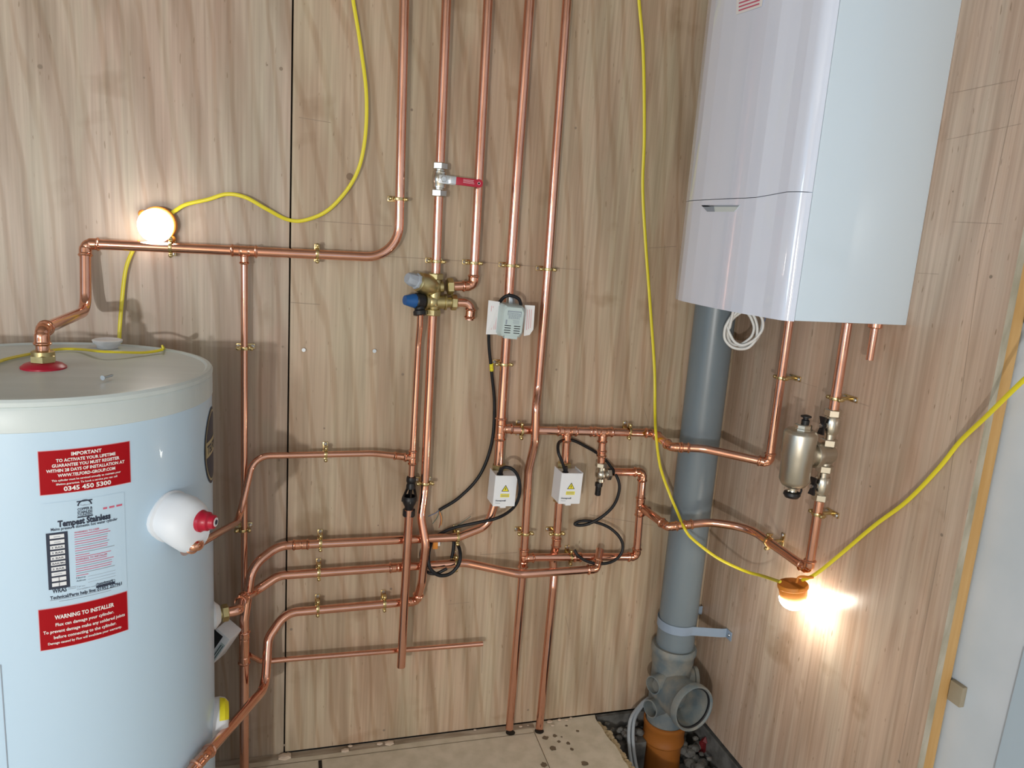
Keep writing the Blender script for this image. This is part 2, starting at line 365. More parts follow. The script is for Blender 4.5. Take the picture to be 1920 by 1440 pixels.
for (px, py), rr in (((1037, 1404), .010), ((1048, 1391), .006), ((1023, 1384), .009), ((1065, 1394), .007), ((1072, 1405), .006), ((1083, 1371), .005), ((1062, 1361), .004), ((1040, 1380), .007), ((1020, 1434), .010), ((1096, 1432), .010), ((1053, 1382), .003)):
    c = zz(px, py, 0); fl(bm, [c+V((math.cos(a)*rr*random.uniform(.7, 1.2), math.sin(a)*rr*random.uniform(.7, 1.2), 0)) for a in [i*math.tau/11 for i in range(11)]], 2, .0008)
for px, py in ((957, 1374), (1011, 1371)):
    c = zz(px, py, 0); fl(bm, [c+V((math.cos(a)*.0135, math.sin(a)*.0135, 0)) for a in [i*math.tau/16 for i in range(16)]], 4, .001)
c = zz(600, 1432, 0); fl(bm, [c+V((-.004, .012, 0)), c+V((.005, .012, 0)), c+V((.005, -.05, 0)), c+V((-.004, -.05, 0))], 4, .001)
struct('floor', bm, mats=['floor', 'chipedge', 'stain', 'strip', 'gap'])
bm = bmesh.new(); box(bm, (.4, -.9, -.34), (XC+.09, .05, -.30)); struct('floor_void', bm, 'soil')
bm = bmesh.new(); box(bm, (.86, -.62, -.30), (.90, -.02, -.03)); struct('trim_2', bm, 'batten')
bm = bmesh.new(); box(bm, (XC-.001, -.9, -.3), (XC+.02, 0, -.012)); box(bm, (.9, -.012, -.3), (XC, .0, -.001)); struct('wall_below_floor', bm, 'stone')
# broken lip of chipboard
bm = bmesh.new()
for k in range(26):
    yv = -.02-k*.010; x0 = ex(yv); ball(bm, (x0+random.uniform(.004, .02)*(1 if k > 3 else .8), yv, -.016+random.uniform(-.006, .002)), random.uniform(.007, .013), 0, (1.2, 1, .6), 6)
tag(link('broken_board_edge', bm, 'chipedge', smooth=False), 'crumbled broken lip of the chipboard floor along the corner hole', 'rubble', kind='stuff')

# ---------------------------------------------------------------- hot water cylinder
CX, CY_, CR, CH = -.412, -.336, .274, 1.105
def cyl(th, z, o=0): a = math.radians(th); return V((CX+(CR+o)*math.cos(a), CY_+(CR+o)*math.sin(a), z))
def chit(px, py):
    d = ray(px, py); ox, oy = CAM.x-CX, CAM.y-CY_; a = d.x**2+d.y**2; b = 2*(ox*d.x+oy*d.y); c = ox*ox+oy*oy-CR*CR
    t = (-b-math.sqrt(max(0, b*b-4*a*c)))/2/a; q = CAM+d*t; return math.degrees(math.atan2(q.y-CY_, q.x-CX)), q.z
cyt = thing('hot_water_cylinder', 'tall white hot water cylinder with red stickers standing on the floor', 'water cylinder', (CX, CY_, 0))
bm = bmesh.new(); lathe(bm, [(CR-.01, 0), (CR, .01), (CR, 1.056)], (CX, CY_, 0), Z, 96)
link('body', bm, 'cyl', cyt)
bm = bmesh.new(); lathe(bm, [(CR, 1.054), (CR+.0012, 1.055), (CR+.0012, 1.088), (CR-.001, 1.0925), (CR+.0015, 1.0945), (CR+.002, 1.101), (CR-.001, 1.1055), (CR-.008, 1.106), (CR-.012, 1.1025), (CR-.05, 1.104), (.1, 1.107), (0, 1.1075)], (CX, CY_, 0), Z, 96)
link('lid', bm, 'lid', cyt)
bm = bmesh.new(); a0, _ = chit(5, 1300)
for k in range(2): pass
obox(bm, cyl(a0, 0), (V((-math.sin(math.radians(a0)), math.cos(math.radians(a0)), 0)), V((math.cos(math.radians(a0)), math.sin(math.radians(a0)), 0)), Z), (-.0008, -.002, .02), (.0008, .0006, .68))
link('jacket_seam', bm, 'inkgrey_shade', cyt)
# red collar, brass nut on the lid
nb = zz(82, 690, 1.107)
bm = bmesh.new(); lathe(bm, [(.036, 0), (.036, .003), (.030, .008), (.020, .011), (0, .011)], nb, Z, 32); link('pipe_collar', bm, 'redplastic', cyt)['label'] = 'red rubber collar'
bm = bmesh.new(); hexnut(bm, nb+Z*.017, Z, .021, .014, rot=.2); lathe(bm, [(.0185, .022), (.0185, .030), (.014, .032)], nb, Z); link('nut', bm, 'brassdull', cyt)
# lid plug
pb = zz(202, 652, 1.105)
bm = bmesh.new(); lathe(bm, [(.020, 0), (.021, .006), (.0275, .012), (.029, .0165), (.026, .018), (.022, .0165), (0, .0155)], pb, Z, 32)
link('plug', bm, 'white', cyt)
# ---- lettering
def textmesh(s, bold=0):
    c = bpy.data.curves.new('t', 'FONT'); c.body = s; c.size = 1; c.resolution_u = 2; c.offset = bold; c.align_x = 'LEFT'
    o = bpy.data.objects.new('t', c); me = bpy.data.meshes.new_from_object(o)
    vs = [(v.co.x, v.co.y) for v in me.vertices]; fs = [tuple(p.vertices) for p in me.polygons]
    bpy.data.objects.remove(o); bpy.data.curves.remove(c); bpy.data.meshes.remove(me); return vs, fs
def put(bm, s, x, y, wd, h, f, mi=0, bold=.02, center=True):
    """text of width wd and cap height h centred at (x,y); f maps the sheet's (x,y) to the room"""
    vs, fs = textmesh(s, bold)
    if not vs: return
    x0 = min(v[0] for v in vs); x1 = max(v[0] for v in vs); sx = wd/(x1-x0); sy = h/.72
    nv = [bm.verts.new(f(x+(v[0]-(x0+x1)/2)*sx if center else x+(v[0]-x0)*sx, y+(v[1]-.36)*sy)) for v in vs]
    for q in fs:
        try: bm.faces.new([nv[i] for i in q]).material_index = mi
        except ValueError: pass
def rect(bm, x0, y0, x1, y1, f, mi=0, n=8):
    for k in range(n):
        a = x0+(x1-x0)*k/n; b = x0+(x1-x0)*(k+1)/n
        bm.faces.new([bm.verts.new(f(*q)) for q in ((a, y0), (b, y0), (b, y1), (a, y1))]).material_index = mi
def onC(th0, z0, o):     # sheet in metres centred at (th0, z0) on the jacket
    return lambda x, y: cyl(th0+math.degrees(x/CR), z0+y, o)
# upper sticker
W1 = math.radians(78.7-52)*CR; H1 = .0688; f1 = onC(-65.35, .9898, .0006); g1 = onC(-65.35, .9898, .0010)
bm = bmesh.new(); rect(bm, -W1/2-.001, -H1/2-.001, W1/2+.001, H1/2+.001, onC(-65.35, .9898, .0004), 1, 14); rect(bm, -W1/2, -H1/2, W1/2, H1/2, f1, 0, 14)
st = link('red_sticker', bm, None, cyt, False, ['red', 'pinkprint']); st['label'] = 'red sticker with IMPORTANT notice'
bm = bmesh.new(); q = H1/100.
for s, y, wd, h, b in (('IMPORTANT', 40, 33, 7.5, .03), ('TO ACTIVATE YOUR LIFETIME', 27, 65, 6.6, .03), ('GUARANTEE YOU MUST REGISTER', 15.5, 74, 6.6, .03), ('WITHIN 28 DAYS OF INSTALLATION AT', 4, 86, 6.6, .03),
                       ('WWW.TELFORD-GROUP.COM', -8, 63, 6.6, .03), ('This cylinder must be serviced annually to maintain your', -19, 76, 4.2, .02), ('lifetime guarantee. To book a service you can call', -28, 67, 4.2, .02), ('0345 450 5300', -40, 52, 9.5, .03)):
    put(bm, s, 0, y*q, W1*wd/100, h*q*1.1, g1, 0, b)
link('lettering', bm, 'whiteprint', st, False)
H2 = .0694; W2 = math.radians(81-54.5)*CR; g2 = onC(-67.75, .7313, .0010)
bm = bmesh.new(); rect(bm, -W2/2-.001, -H2/2-.001, W2/2+.001, H2/2+.001, onC(-67.75, .7313, .0004), 1, 14); rect(bm, -W2/2, -H2/2, W2/2, H2/2, onC(-67.75, .7313, .0006), 0, 14)
st = link('red_sticker', bm, None, cyt, False, ['red', 'pinkprint']); st['label'] = 'red sticker with WARNING TO INSTALLER'
bm = bmesh.new(); q = H2/100.
for s, y, wd, h, b in (('WARNING TO INSTALLER', 27, 67, 10, .03), ('Flux can damage your cylinder.', 9, 66, 8, .02), ('To prevent damage make any soldered joints', -7, 93, 8, .02), ('before connecting to the cylinder.', -22, 71, 8, .02), ('Damage caused by Flux will invalidate your warranty.', -36, 84, 6, .02)):
    put(bm, s, 0, y*q, W2*wd/100, h*q, g2, 0, b)
link('lettering', bm, 'whiteprint', st, False)
# information sheet between them; (x,y) metres about its centre
t0, zc0 = chit(160, 1030)
I = onC(t0, zc0, .0008)
def ip(px, py): th, z = chit(px, py); return math.radians(th-t0)*CR, z-zc0
bm = bmesh.new()
rect(bm, ip(86, 1030)[0], ip(150, 1125)[1], ip(236, 1030)[0], ip(160, 935)[1], onC(t0, zc0, .0004), 0, 14)
sheet = link('information_sheet', bm, 'cyl', cyt, False); sheet['label'] = 'clear sheet printed Tempest Stainless with rating table'
bm = bmesh.new()
def sp(s, p0, p1, h, mi=0, bold=.02):     # text between two photo points (its baseline centre ends)
    a = ip(*p0); b = ip(*p1); put(bm, s, (a[0]+b[0])/2, (a[1]+b[1])/2, b[0]-a[0], h, I, mi, bold)
sp('Tempest Stainless', (108, 982), (207, 966), .0100, 0, .05); sp('Mains pressure domestic hot water cylinder', (95, 991), (220, 974), .0048, 0, .02)
sp('COPPER &', (145, 955), (173, 951), .0042, 0, .03); sp('STAINLESS', (145, 961), (173, 957), .0042, 0, .03); sp('CYLINDERS', (145, 966), (173, 962), .0036, 0, .02)
a = ip(144, 950); b = ip(173, 938)
rect(bm, a[0], b[1]+.0005, b[0], b[1]+.0025, I, 0, 2); rect(bm, a[0], ip(159, 968)[1]-.001, b[0], ip(159, 968)[1]+.001, I, 0, 2)
for k in range(12):
    an = math.pi*k/12; an2 = math.pi*(k+1)/12; cx = (a[0]+b[0])/2; w_ = (b[0]-a[0])/2
    bm.faces.new([bm.verts.new(I(cx+w_*math.cos(t)*rr, a[1]+w_*.9*math.sin(t)*rr+.001)) for t, rr in ((an, .75), (an, .95), (an2, .95), (an2, .75))])
sp('Telford', (150, 947), (168, 945), .003, 1, .0)
# black table
ta = ip(86, 1005); tb = ip(131, 1088); th_ = ta[1]; tl = ip(98, 1103)[1]; rows = 10
rect(bm, ta[0], tl-.002, tb[0], th_+.004, I, 0, 4)
J = onC(t0, zc0, .0011); K = onC(t0, zc0, .0014)
texts = ['', 'VITREX 220', '3 BAR', '3 BAR', '6 BAR', '7 BAR/Max', '3 BAR', '', '', '']
rh = (th_+.001-tl)/rows; bmw = bmesh.new()
for k in range(rows):
    y1 = th_+.001-k*rh; rect(bmw, ta[0]+.0048, y1-rh*.72, tb[0]-.0048, y1-rh*.05, J, 0, 3)
    if texts[k] and k != 1: put(bm, texts[k], (ta[0]+tb[0])/2, y1-rh*.4, .016 if len(texts[k]) < 7 else .024, .003, K, 0, .01)
    elif k in (0, 1): rect(bm, ta[0]+.010, y1-rh*.5, tb[0]-.010, y1-rh*.38, K, 1, 2)
    elif k == 7: rect(bm, ta[0]+.008, y1-rh*.45, tb[0]-.010, y1-rh*.36, K, 1, 2)
    if k > 7: rect(bm, (ta[0]+tb[0])/2-.0004, y1-rh*.72, (ta[0]+tb[0])/2+.0004, y1-rh*.05, K, 0, 1)
# red and grey small print
lx = ip(140, 1020)[0]; rx = ip(214, 1010)[0]; ly = ip(178, 992)[1]
lines = [('WARNING TO USER', 1, .62, 0)] + [('', 1, random.uniform(.8, 1), 0) for _ in range(9)] + [('', 1, .35, 0), ('', 1, .9, 0), ('WARNING TO INSTALLER', 1, .8, 0)] + [('', 1, random.uniform(.7, 1), 0) for _ in range(6)] + [('', 1, .3, 0)]
lh = .00385
for k, (s, mi, wd, _) in enumerate(lines):
    yv = ly-k*lh
    if s: put(bm, s, lx+(rx-lx)*wd/2, yv, (rx-lx)*wd, .003, I, 2, .02)
    else: rect(bm, lx, yv-.0007, lx+(rx-lx)*wd, yv+.0004, I, 2 if k % 3 else 3, 5)
yv = ly-len(lines)*lh
for s in ('Name', 'Address', ''):
    if s: put(bm, s, lx, yv, .013, .0028, I, 0, .0, False)
    rect(bm, lx+.016, yv-.0012, rx, yv-.0008, I, 3, 4); yv -= .0050
put(bm, 'Tel no.', lx, yv, .012, .0026, I, 3, 0, False); yv -= .0045; put(bm, 'Completion code', lx, yv, .028, .0026, I, 3, 0, False)
a = ip(180, 1099); b = ip(215, 1085)
rect(bm, a[0], a[1]-.0035, b[0], a[1]+.0005, I, 0, 3); rect(bm, a[0], b[1]-.001, b[0], b[1]-.0005, I, 0, 3); rect(bm, a[0], a[1], a[0]+.0006, b[1]-.0005, I, 0, 1); rect(bm, b[0]-.0006, a[1], b[0], b[1]-.0005, I, 0, 1)
put(bm, 'benchmark', (a[0]+b[0])/2, (a[1]+b[1])/2+.0005, (b[0]-a[0])*.85, .0055, I, 0, .02)
sp('01952 257961', (182, 1105), (228, 1093), .0055, 0, .03); sp('WRAS', (98, 1108), (125, 1104), .0075, 0, .03)
for dy in (0, .0025): rect(bm, ip(127, 1100)[0], ip(127, 1105)[1]+dy, ip(143, 1100)[0], ip(127, 1105)[1]+dy+.0008, I, 1, 4)
sp('Technical/Parts help line:', (94, 1120), (180, 1106), .0055, 0, .03)
a = ip(94, 1126); b = ip(226, 1100); rect(bm, a[0], a[1]-.0004, b[0], a[1]+.0006, I, 3, 8); rect(bm, a[0]+.012, a[1]-.004, b[0]-.015, a[1]-.0032, I, 3, 8)
a = ip(193, 954); rect(bm, a[0], a[1]-.001, a[0]+.006, a[1]+.0022, I, 2, 1); rect(bm, a[0]+.009, a[1]-.001, a[0]+.017, a[1]+.0022, I, 2, 1); rect(bm, a[0]+.020, a[1]-.001, a[0]+.029, a[1]+.0022, I, 2, 1)
link('lettering', bm, None, sheet, False, ['ink', 'inkgrey_shade', 'redprint', 'inkgrey_shade'])
link('rating_table', bmw, 'white', sheet, False)
# round emblem at the right-hand edge
eth, ez = -2.0, .957; E = onC(eth, ez, .0008); E2 = onC(eth, ez, .0012); bm = bmesh.new()
def disc(bm, r, f, mi, sy=1.35, n=40):
    ring = [bm.verts.new(f(r*math.cos(t*math.tau/n), r*sy*math.sin(t*math.tau/n))) for t in range(n)]
    cen = bm.verts.new(f(0, 0))
    rm = [bm.verts.new(f(.5*r*math.cos(t*math.tau/n), .5*r*sy*math.sin(t*math.tau/n))) for t in range(n)]
    for i in range(n):
        j = (i+1) % n; bm.faces.new((ring[i], ring[j], rm[j], rm[i])).material_index = mi; bm.faces.new((rm[i], rm[j], cen)).material_index = mi
disc(bm, .056, E, 0); disc(bm, .052, E2, 1); disc(bm, .049, onC(eth, ez, .0015), 0)
rect(bm, -.050, -.014, .050, .016, onC(eth, ez, .0020), 1, 10); put(bm, 'TELFORD', 0, .001, .088, .017, onC(eth, ez, .0024), 0, .03)
link('emblem', bm, None, cyt, False, ['ink', 'gold'])
# relief valve with white insulation shell and red cap
th, zv = chit(318, 972); a = math.radians(th); n_ = V((math.cos(a), math.sin(a), 0)); t_ = V((-math.sin(a), math.cos(a), 0)); vc = cyl(th, zv)
val = thing('relief_valve', 'white insulated relief valve with red cap sticking out of the cylinder', 'valve', vc, None)
bm = bmesh.new(); rings = []
for d, (ox, oz), ra, rb in ((-.006, (0, .004), .043, .045), (.003, (0, .004), .044, .046), (.006, (0, .004), .040, .043), (.018, (.002, 0), .042, .047), (.036, (.005, -.006), .040, .050), (.050, (.009, -.010), .034, .044), (.057, (.011, -.010), .025, .034)):
    rings.append([bm.verts.new(vc+n_*d+t_*(ox+ra*math.cos(k*math.tau/24)*(1-.08*math.cos(3*k*math.tau/24)))+Z*(oz+rb*math.sin(k*math.tau/24))) for k in range(24)])
for A, B in zip(rings, rings[1:]):
    for k in range(24): bm.faces.new((A[k], A[(k+1) % 24], B[(k+1) % 24], B[k]))
bm.faces.new(rings[-1]); bm.faces.new(rings[0][::-1])
link('insulation_shell', bm, 'shroud', val)
bm = bmesh.new(); c0 = vc+n_*.054+t_*.014+Z*.002; lathe(bm, [(.019, -.01), (.020, .004), (.017, .008), (.0165, .016), (.013, .019), (.012, .026), (.010, .0275), (0, .0275)], c0, n_+t_*.3, 20)
link('cap', bm, 'redplastic', val)['label'] = 'red cap'
bm = bmesh.new(); cz = c0+(n_+t_*.3).normalized()*.0278; lathe(bm, [(.008, 0), (.008, .0008), (0, .0008)], cz, n_+t_*.3, 20, 0); lathe(bm, [(.0045, .0009), (.0045, .0014), (0, .0014)], cz, n_+t_*.3, 14, 1)
link('cap_badge', bm, None, val, False, ['white', 'ink'])
vout = yy(345, 1034, vc.y+.035)
# side connection (return) at the right edge
fc = yy(404, 1152, -.265); dxr = V((1, .25, 0)).normalized(); fb = V((CX, CY_, fc.z))+dxr*0
fa = cyl(14.5, fc.z); dr = V((math.cos(math.radians(14.5)), math.sin(math.radians(14.5)), 0))
bm = bmesh.new(); lathe(bm, [(.030, -.003), (.030, .004), (.020, .014), (.017, .016)], fa, dr, 28); link('pipe_collar', bm, 'white', cyt)
bm = bmesh.new(); hexnut(bm, fa+dr*.026, dr, .0185, .014); lathe(bm, [(.012, .010), (.012, .020)], fa, dr, 20); link('nut', bm, 'brassdull', cyt)
# thermostat dome and junction box on the far side
th_c = yy(400, 1352, -.32)
tb_ = thing('element_cover', 'round white cover with yellow label low on the far side of the cylinder', 'cover', th_c)
rth = 4; rr_ = V((math.cos(math.radians(rth)), math.sin(math.radians(rth)), 0)); cc = cyl(rth, th_c.z)
bm = bmesh.new(); lathe(bm, [(.046, -.004), (.046, .010), (.043, .020), (.034, .027), (0, .028)], cc, rr_, 36); link('shell', bm, 'white', tb_)
bm = bmesh.new(); xx, y2, z2 = frame(rr_)
tt_ = V((-rr_.y, rr_.x, 0))
for k in range(12):
    A0 = math.radians(78+k*72/12); A1 = math.radians(78+(k+1)*72/12)
    LP = ((.020, .0284), (.0345, .0276), (.0438, .0204), (.0467, .0100))
    for (ra, da), (rb, db) in zip(LP, LP[1:]):
        bm.faces.new([bm.verts.new(cc+rr_*dd+(tt_*math.cos(aa)+Z*math.sin(aa))*r_) for aa, r_, dd in ((A0, ra, da), (A0, rb, db), (A1, rb, db), (A1, ra, da))])
bm2 = bmesh.new(); link('warning_label', bm, 'yellow', tb_, False)['label'] = 'yellow warning label'; bm2.free()
jb = yy(420, 1205, -.13)
jbt = thing('junction_box', 'white and black control box tilted behind the cylinder under the brass nut', 'control box', jb)
axj = (V((.80, -.45, -.0)).normalized(), V((.45, .80, 0)).normalized(), Z)
rotm = Matrix.Rotation(math.radians(32), 3, axj[1]); axj = tuple(rotm @ v for v in axj)
bm = bmesh.new(); obox(bm, jb, axj, (-.030, -.02, -.050), (.012, .03, .036), 0, .004); link('shell', bm, 'white', jbt)
bm = bmesh.new(); obox(bm, jb, axj, (-.045, -.021, -.04), (-.006, -.0195, .03), 0); link('front_window', bm, 'black', jbt, False)['label'] = 'black front'
bm = bmesh.new(); obox(bm, jb, axj, (-.001, -.0212, -.045), (.010, -.0203, .015), 0); obox(bm, jb, axj, (.001, -.0214, -.04), (.003, -.0213, .01), 1); obox(bm, jb, axj, (.006, -.0214, -.04), (.0075, -.0213, .01), 1); link('printed_label', bm, None, jbt, False, ['greyplastic', 'ink'])

# ---------------------------------------------------------------- copper pipes on the back wall
O = .035
# hot pipe from the cylinder top along the wall and up
nc = nb+Z*.03; el = nb+Z*.068; bendp = yy(161, 583, -.065)
run('copper pipe from the cylinder top past the lit globe and up, leftmost riser',
    [nc, el, bendp, bw(160, 457), bw(747, 484), bw(758, 0), bw(758.5, -90)], R22, sharp=(1, 3), bends={2: .045, 4: .075},
    tees=[(3, fr(bw(160, 457), bw(747, 484), bw(458, 469)), -Z, R15)])
p_t = bw(458, 469)
run('thin copper drop pipe from the tee under the horizontal run down beside the cylinder', [p_t-Z*.015, V((p_t.x, -O, 1.0)), V((p_t.x, -O, .0))], R15, sharp=())
# second riser through ball valve to control group
v2 = bw(811, 552); vx = v2.x
def vert(x, px_y0, px_y1): return None
run('copper riser with the red-lever valve, second riser from the left', [bw(838, -80), bw(837, 0), bw(817, 512)], R22)
e3 = bw(887, 536)
run('copper riser ending in an elbow at the right of the brass control group', [bw(918, -80), bw(915, 0), e3, bw(846, 537)], R22, sharp=(2,))
run('short copper bend pointing down from the lower right port of the control group', [bw(852, 567), bw(884, 568), bw(880, 600)], R22*.95, bends={1: .03}, coups=[(1, .62, .013)])
run('copper riser carrying the grey actuator, fourth riser from the left',
    [bw(996, -80), bw(993, 0), bw(957, 500), bw(945, 700), bw(934, 872)], R22*1.08, tees=[(3, .60, X, R22)])
run('rightmost copper riser, jogging forward over the horizontal manifold and down to the floor',
    [bw(1066, -80), bw(1063, 0), bw(1027, 505), bw(1008, 735), bw(1005, 760, .062), bw(1003, 828, .062), bw(991, 880), bw(984, 1010), bw(979, 1080), bw(955, 1366)], R22,
    bend=.07, tees=[(7, .52, X, R22)])
# thin pipe from expansion valve to the tundish
x8 = bw(782, 700)
run('thin copper pipe from the blue capped valve down to the black tundish', [bw(788, 588, .055), bw(787, 612, .05), bw(784, 645), bw(771, 900)], R15, bend=.06, tees=[(2, .83, -X, R15)])
run('thin copper pipe from the tundish tee leftwards and down to the relief valve',
    [bw(762, 857), bw(700, 850), bw(476, 855), bw(447, 978, .095), yy(366, 1023, -.538), yy(346, 1034, -.505)], R15*1.03, bends={1: .25, 2: .045}, sharp=(4,), coups=[(0, .2, .016)])
run('open-ended copper discharge pipe hanging below the black tundish', [bw(767, 955, .075), bw(752, 1250, .078)], R22)
# cold feed
run('copper pipe from under the brass control group, down and left to the cylinder foot',
    [bw(811, 592), bw(796, 915), bw(789, 968, .05), bw(798, 1020, .066), bw(791, 1092, .06), bw(781, 1127), bw(535, 1149), bw(503, 1196, .065), bw(497, 1290, .10), yy(383, 1418, -.46), yy(350, 1455, -.50)], R22,
    sharp=(5, 9), bends={1: .08, 2: .08, 3: .08, 4: .05, 6: .06, 7: .045, 8: .04})
# flow from zone valve A
run('copper pipe curving from the left motorised valve to the floor by the cylinder',
    [bw(933, 925), bw(915, 985), bw(860, 1007), bw(522, 1023), bw(472, 1062, .08), V((bw(458, 1180, .10).x, -.10, .45)), V((bw(458, 1180, .10).x, -.10, 0))], R22,
    bends={1: .05, 2: .05, 3: .07, 4: .06, 5: .02}, coups=[(2, fr(bw(860, 1007), bw(522, 1023), bw(564, 1021)), .020), (5, .16, .044)])
run('copper pipe waving in front of the riser and left to the cylinder side port',
    [bw(1125, 1030), bw(1118, 1067, .07), bw(975, 1077, .075), bw(872, 1055), bw(522, 1079), bw(474, 1112, .06), bw(451, 1124, .15), fa+dr*.055+Z*.0, fa+dr*.03], R22,
    sharp=(1, 6), bends={2: .10, 3: .10, 4: .06, 5: .04, 7: .02}, coups=[(3, .38, .021)])
run('thin open-ended copper pipe lowest on the wall, crossing behind the discharge pipe', [bw(905, 1207), bw(540, 1236), bw(492, 1241), bw(466, 1228, .085)], R15*.92, bend=.03)
# manifold and right side
mA = bw(941, 806); mB = bw(1226, 812)
k1 = yy(1258, 838, -.150); k2 = yy(1318, 841, -.185); k3 = rw(1442, 868)
top15 = V((k3.x, k3.y, rw(1489, 600).z+.02))
run('copper manifold from the fourth riser across the grey soil pipe up into the boiler',
    [mA+X*.024, mB, k1, k2, k3, top15], R22, sharp=(1, 2, 4), bends={3: .12},
    tees=[(0, fr(mA+X*.024, mB, bw(1063, 808)), -Z, R22), (0, fr(mA+X*.024, mB, bw(1131, 808)), -Z, R22)], coups=[(2, .45, .012), (0, .56, .010)])
run('short copper drop between the manifold and the right motorised valve', [bw(1062, 818), bw(1059, 874)], R22*.95)
run('short copper drop between the manifold and the bypass valve', [bw(1130, 818), bw(1127, 870)], R22*.95, coups=[(0, .62, .010)])
run('copper pipe below the right motorised valve with a tarnished elbow, down to the floor', [bw(1049, 925), bw(1043, 1020), bw(1036, 1050, .0125), bw(1039, 1076, .0125), bw(1037, 1100, .022), bw(1011, 1366)], R22, bend=.03, m='copper',
    sharp=(), coups=[(0, .96, .014)])
# return: tee of the rightmost riser -> elbow up -> tee -> elbow -> bypass
a1 = bw(983, 1046); a2 = bw(1193, 1044); a3 = bw(1205, 885); a4 = bw(1150, 885)
run('copper return pipe from the rightmost riser, up in two elbows to the bypass valve', [a1+X*.024, a2, a3, a4], R22, sharp=(1, 2), tees=[(1, .60, V((.5, -1, -.25)), R22)], coups=[(0, .42, .012)])
b0 = a2.lerp(a3, .60); b1 = yy(1252, 988, -.150); b2 = yy(1330, 979, -.185); b3 = rw(1405, 990); b4 = V((k3.x, -.485, rw(1515, 1068).z))
PYv = -.485; PXv = XC-.043
b4 = V((PXv, PYv, rw(1512, 1066).z)); zlow = rw(1537, 925).z
run('copper return pipe crossing the soil pipe and rising to the lower filter valve', [b0+(b1-b0).normalized()*.02, b1, b2, b3, b4, V((PXv, PYv, zlow))], R22, sharp=(1, 4), bends={2: .15, 3: .12}, coups=[(1, .5, .012)])
ztop = rw(1559, 770).z
run('copper pipe from the boiler down to the upper filter valve', [V((PXv, PYv, rw(1588, 612).z+.03)), V((PXv, PYv, ztop))], R22)
stub = rw(1640, 615)
run('short open copper stub hanging below the boiler at its right', [V((stub.x, -.567, 1.285)), V((stub.x, -.567, rw(1630, 675).z))], R15)

# ---------------------------------------------------------------- pipe clips
CACHE = {}
def clip_parts(r, off):
    key = (round(r, 4), round(off, 3))
    if key in CACHE: return CACHE[key]
    out = []
    bm = bmesh.new(); n = 28; prof = [(r+.0002, -.0035), (r+.0022, -.0035), (r+.003, 0), (r+.0022, .0035), (r+.0002, .0035)]
    lathe(bm, prof, (0, -off, 0), Z, n, cap=False)
    for s in (-1, 1):   # ears
        box(bm, (s*(r+.0005), -off-.0045, -.0042), (s*(r+.011), -off+.0045, .0042), 0, .0018)
    out.append(('ring', bm, 'brass'))
    for s in (-1, 1):
        bm = bmesh.new(); lathe(bm, [(.0026, .008), (.0026, -.004), (.0046, -.0045), (.0046, -.0068), (.003, -.0085), (0, -.009)], (s*(r+.0075), -off, 0), Y, 12); out.append(('screw', bm, 'brass'))
    bm = bmesh.new()
    if off-r > .010: lathe(bm, [(.0045, 0), (.0045, off-r-.004), (.006, off-r-.001)], (0, -.001, 0), -Y, 12)
    box(bm, (-.021, -.0035, -.0065), (.021, -.0002, .0065), 0, .0016); out.append(('back_plate', bm, 'brass'))
    for s in (-1, 1):
        bm = bmesh.new(); lathe(bm, [(.0046, .003), (.0046, .0055), (.003, .007), (0, .0072)], (s*.016, 0, 0), -Y, 12); out.append(('wall_screw', bm, 'steel'))
    res = []
    for nm, b, m in out:
        me = bpy.data.meshes.new(nm); bmesh.ops.recalc_face_normals(b, faces=b.faces[:]); b.to_mesh(me); b.free(); me.materials.append(M[m])
        for p in me.polygons: p.use_smooth = True
        try: me.set_sharp_from_angle(angle=math.radians(38))
        except Exception: pass
        res.append((nm, me))
    CACHE[key] = res; return res
def clip(label, p, off, d, n, r, wall='back'):
    d = d.normalized(); n = n.normalized(); y = -n; x = y.cross(d).normalized(); d = x.cross(y)
    root = bpy.data.objects.new('pipe_clip', None); root.empty_display_size = .01; COL.objects.link(root)
    base = V((p.x, 0, p.z)) if wall == 'back' else V((XC, p.y, p.z))
    root.matrix_world = Matrix(((x.x, y.x, d.x, base.x), (x.y, y.y, d.y, base.y), (x.z, y.z, d.z, base.z), (0, 0, 0, 1)))
    tag(root, label, 'pipe clip', 'brass pipe clips screwed to the plywood')
    for nm, me in clip_parts(r, off):
        o = bpy.data.objects.new(nm, me); COL.objects.link(o); o.parent = root
NB = V((0, -1, 0)); NR = V((-1, 0, 0))
def dirpx(a, b): return (bw(*b)-bw(*a))
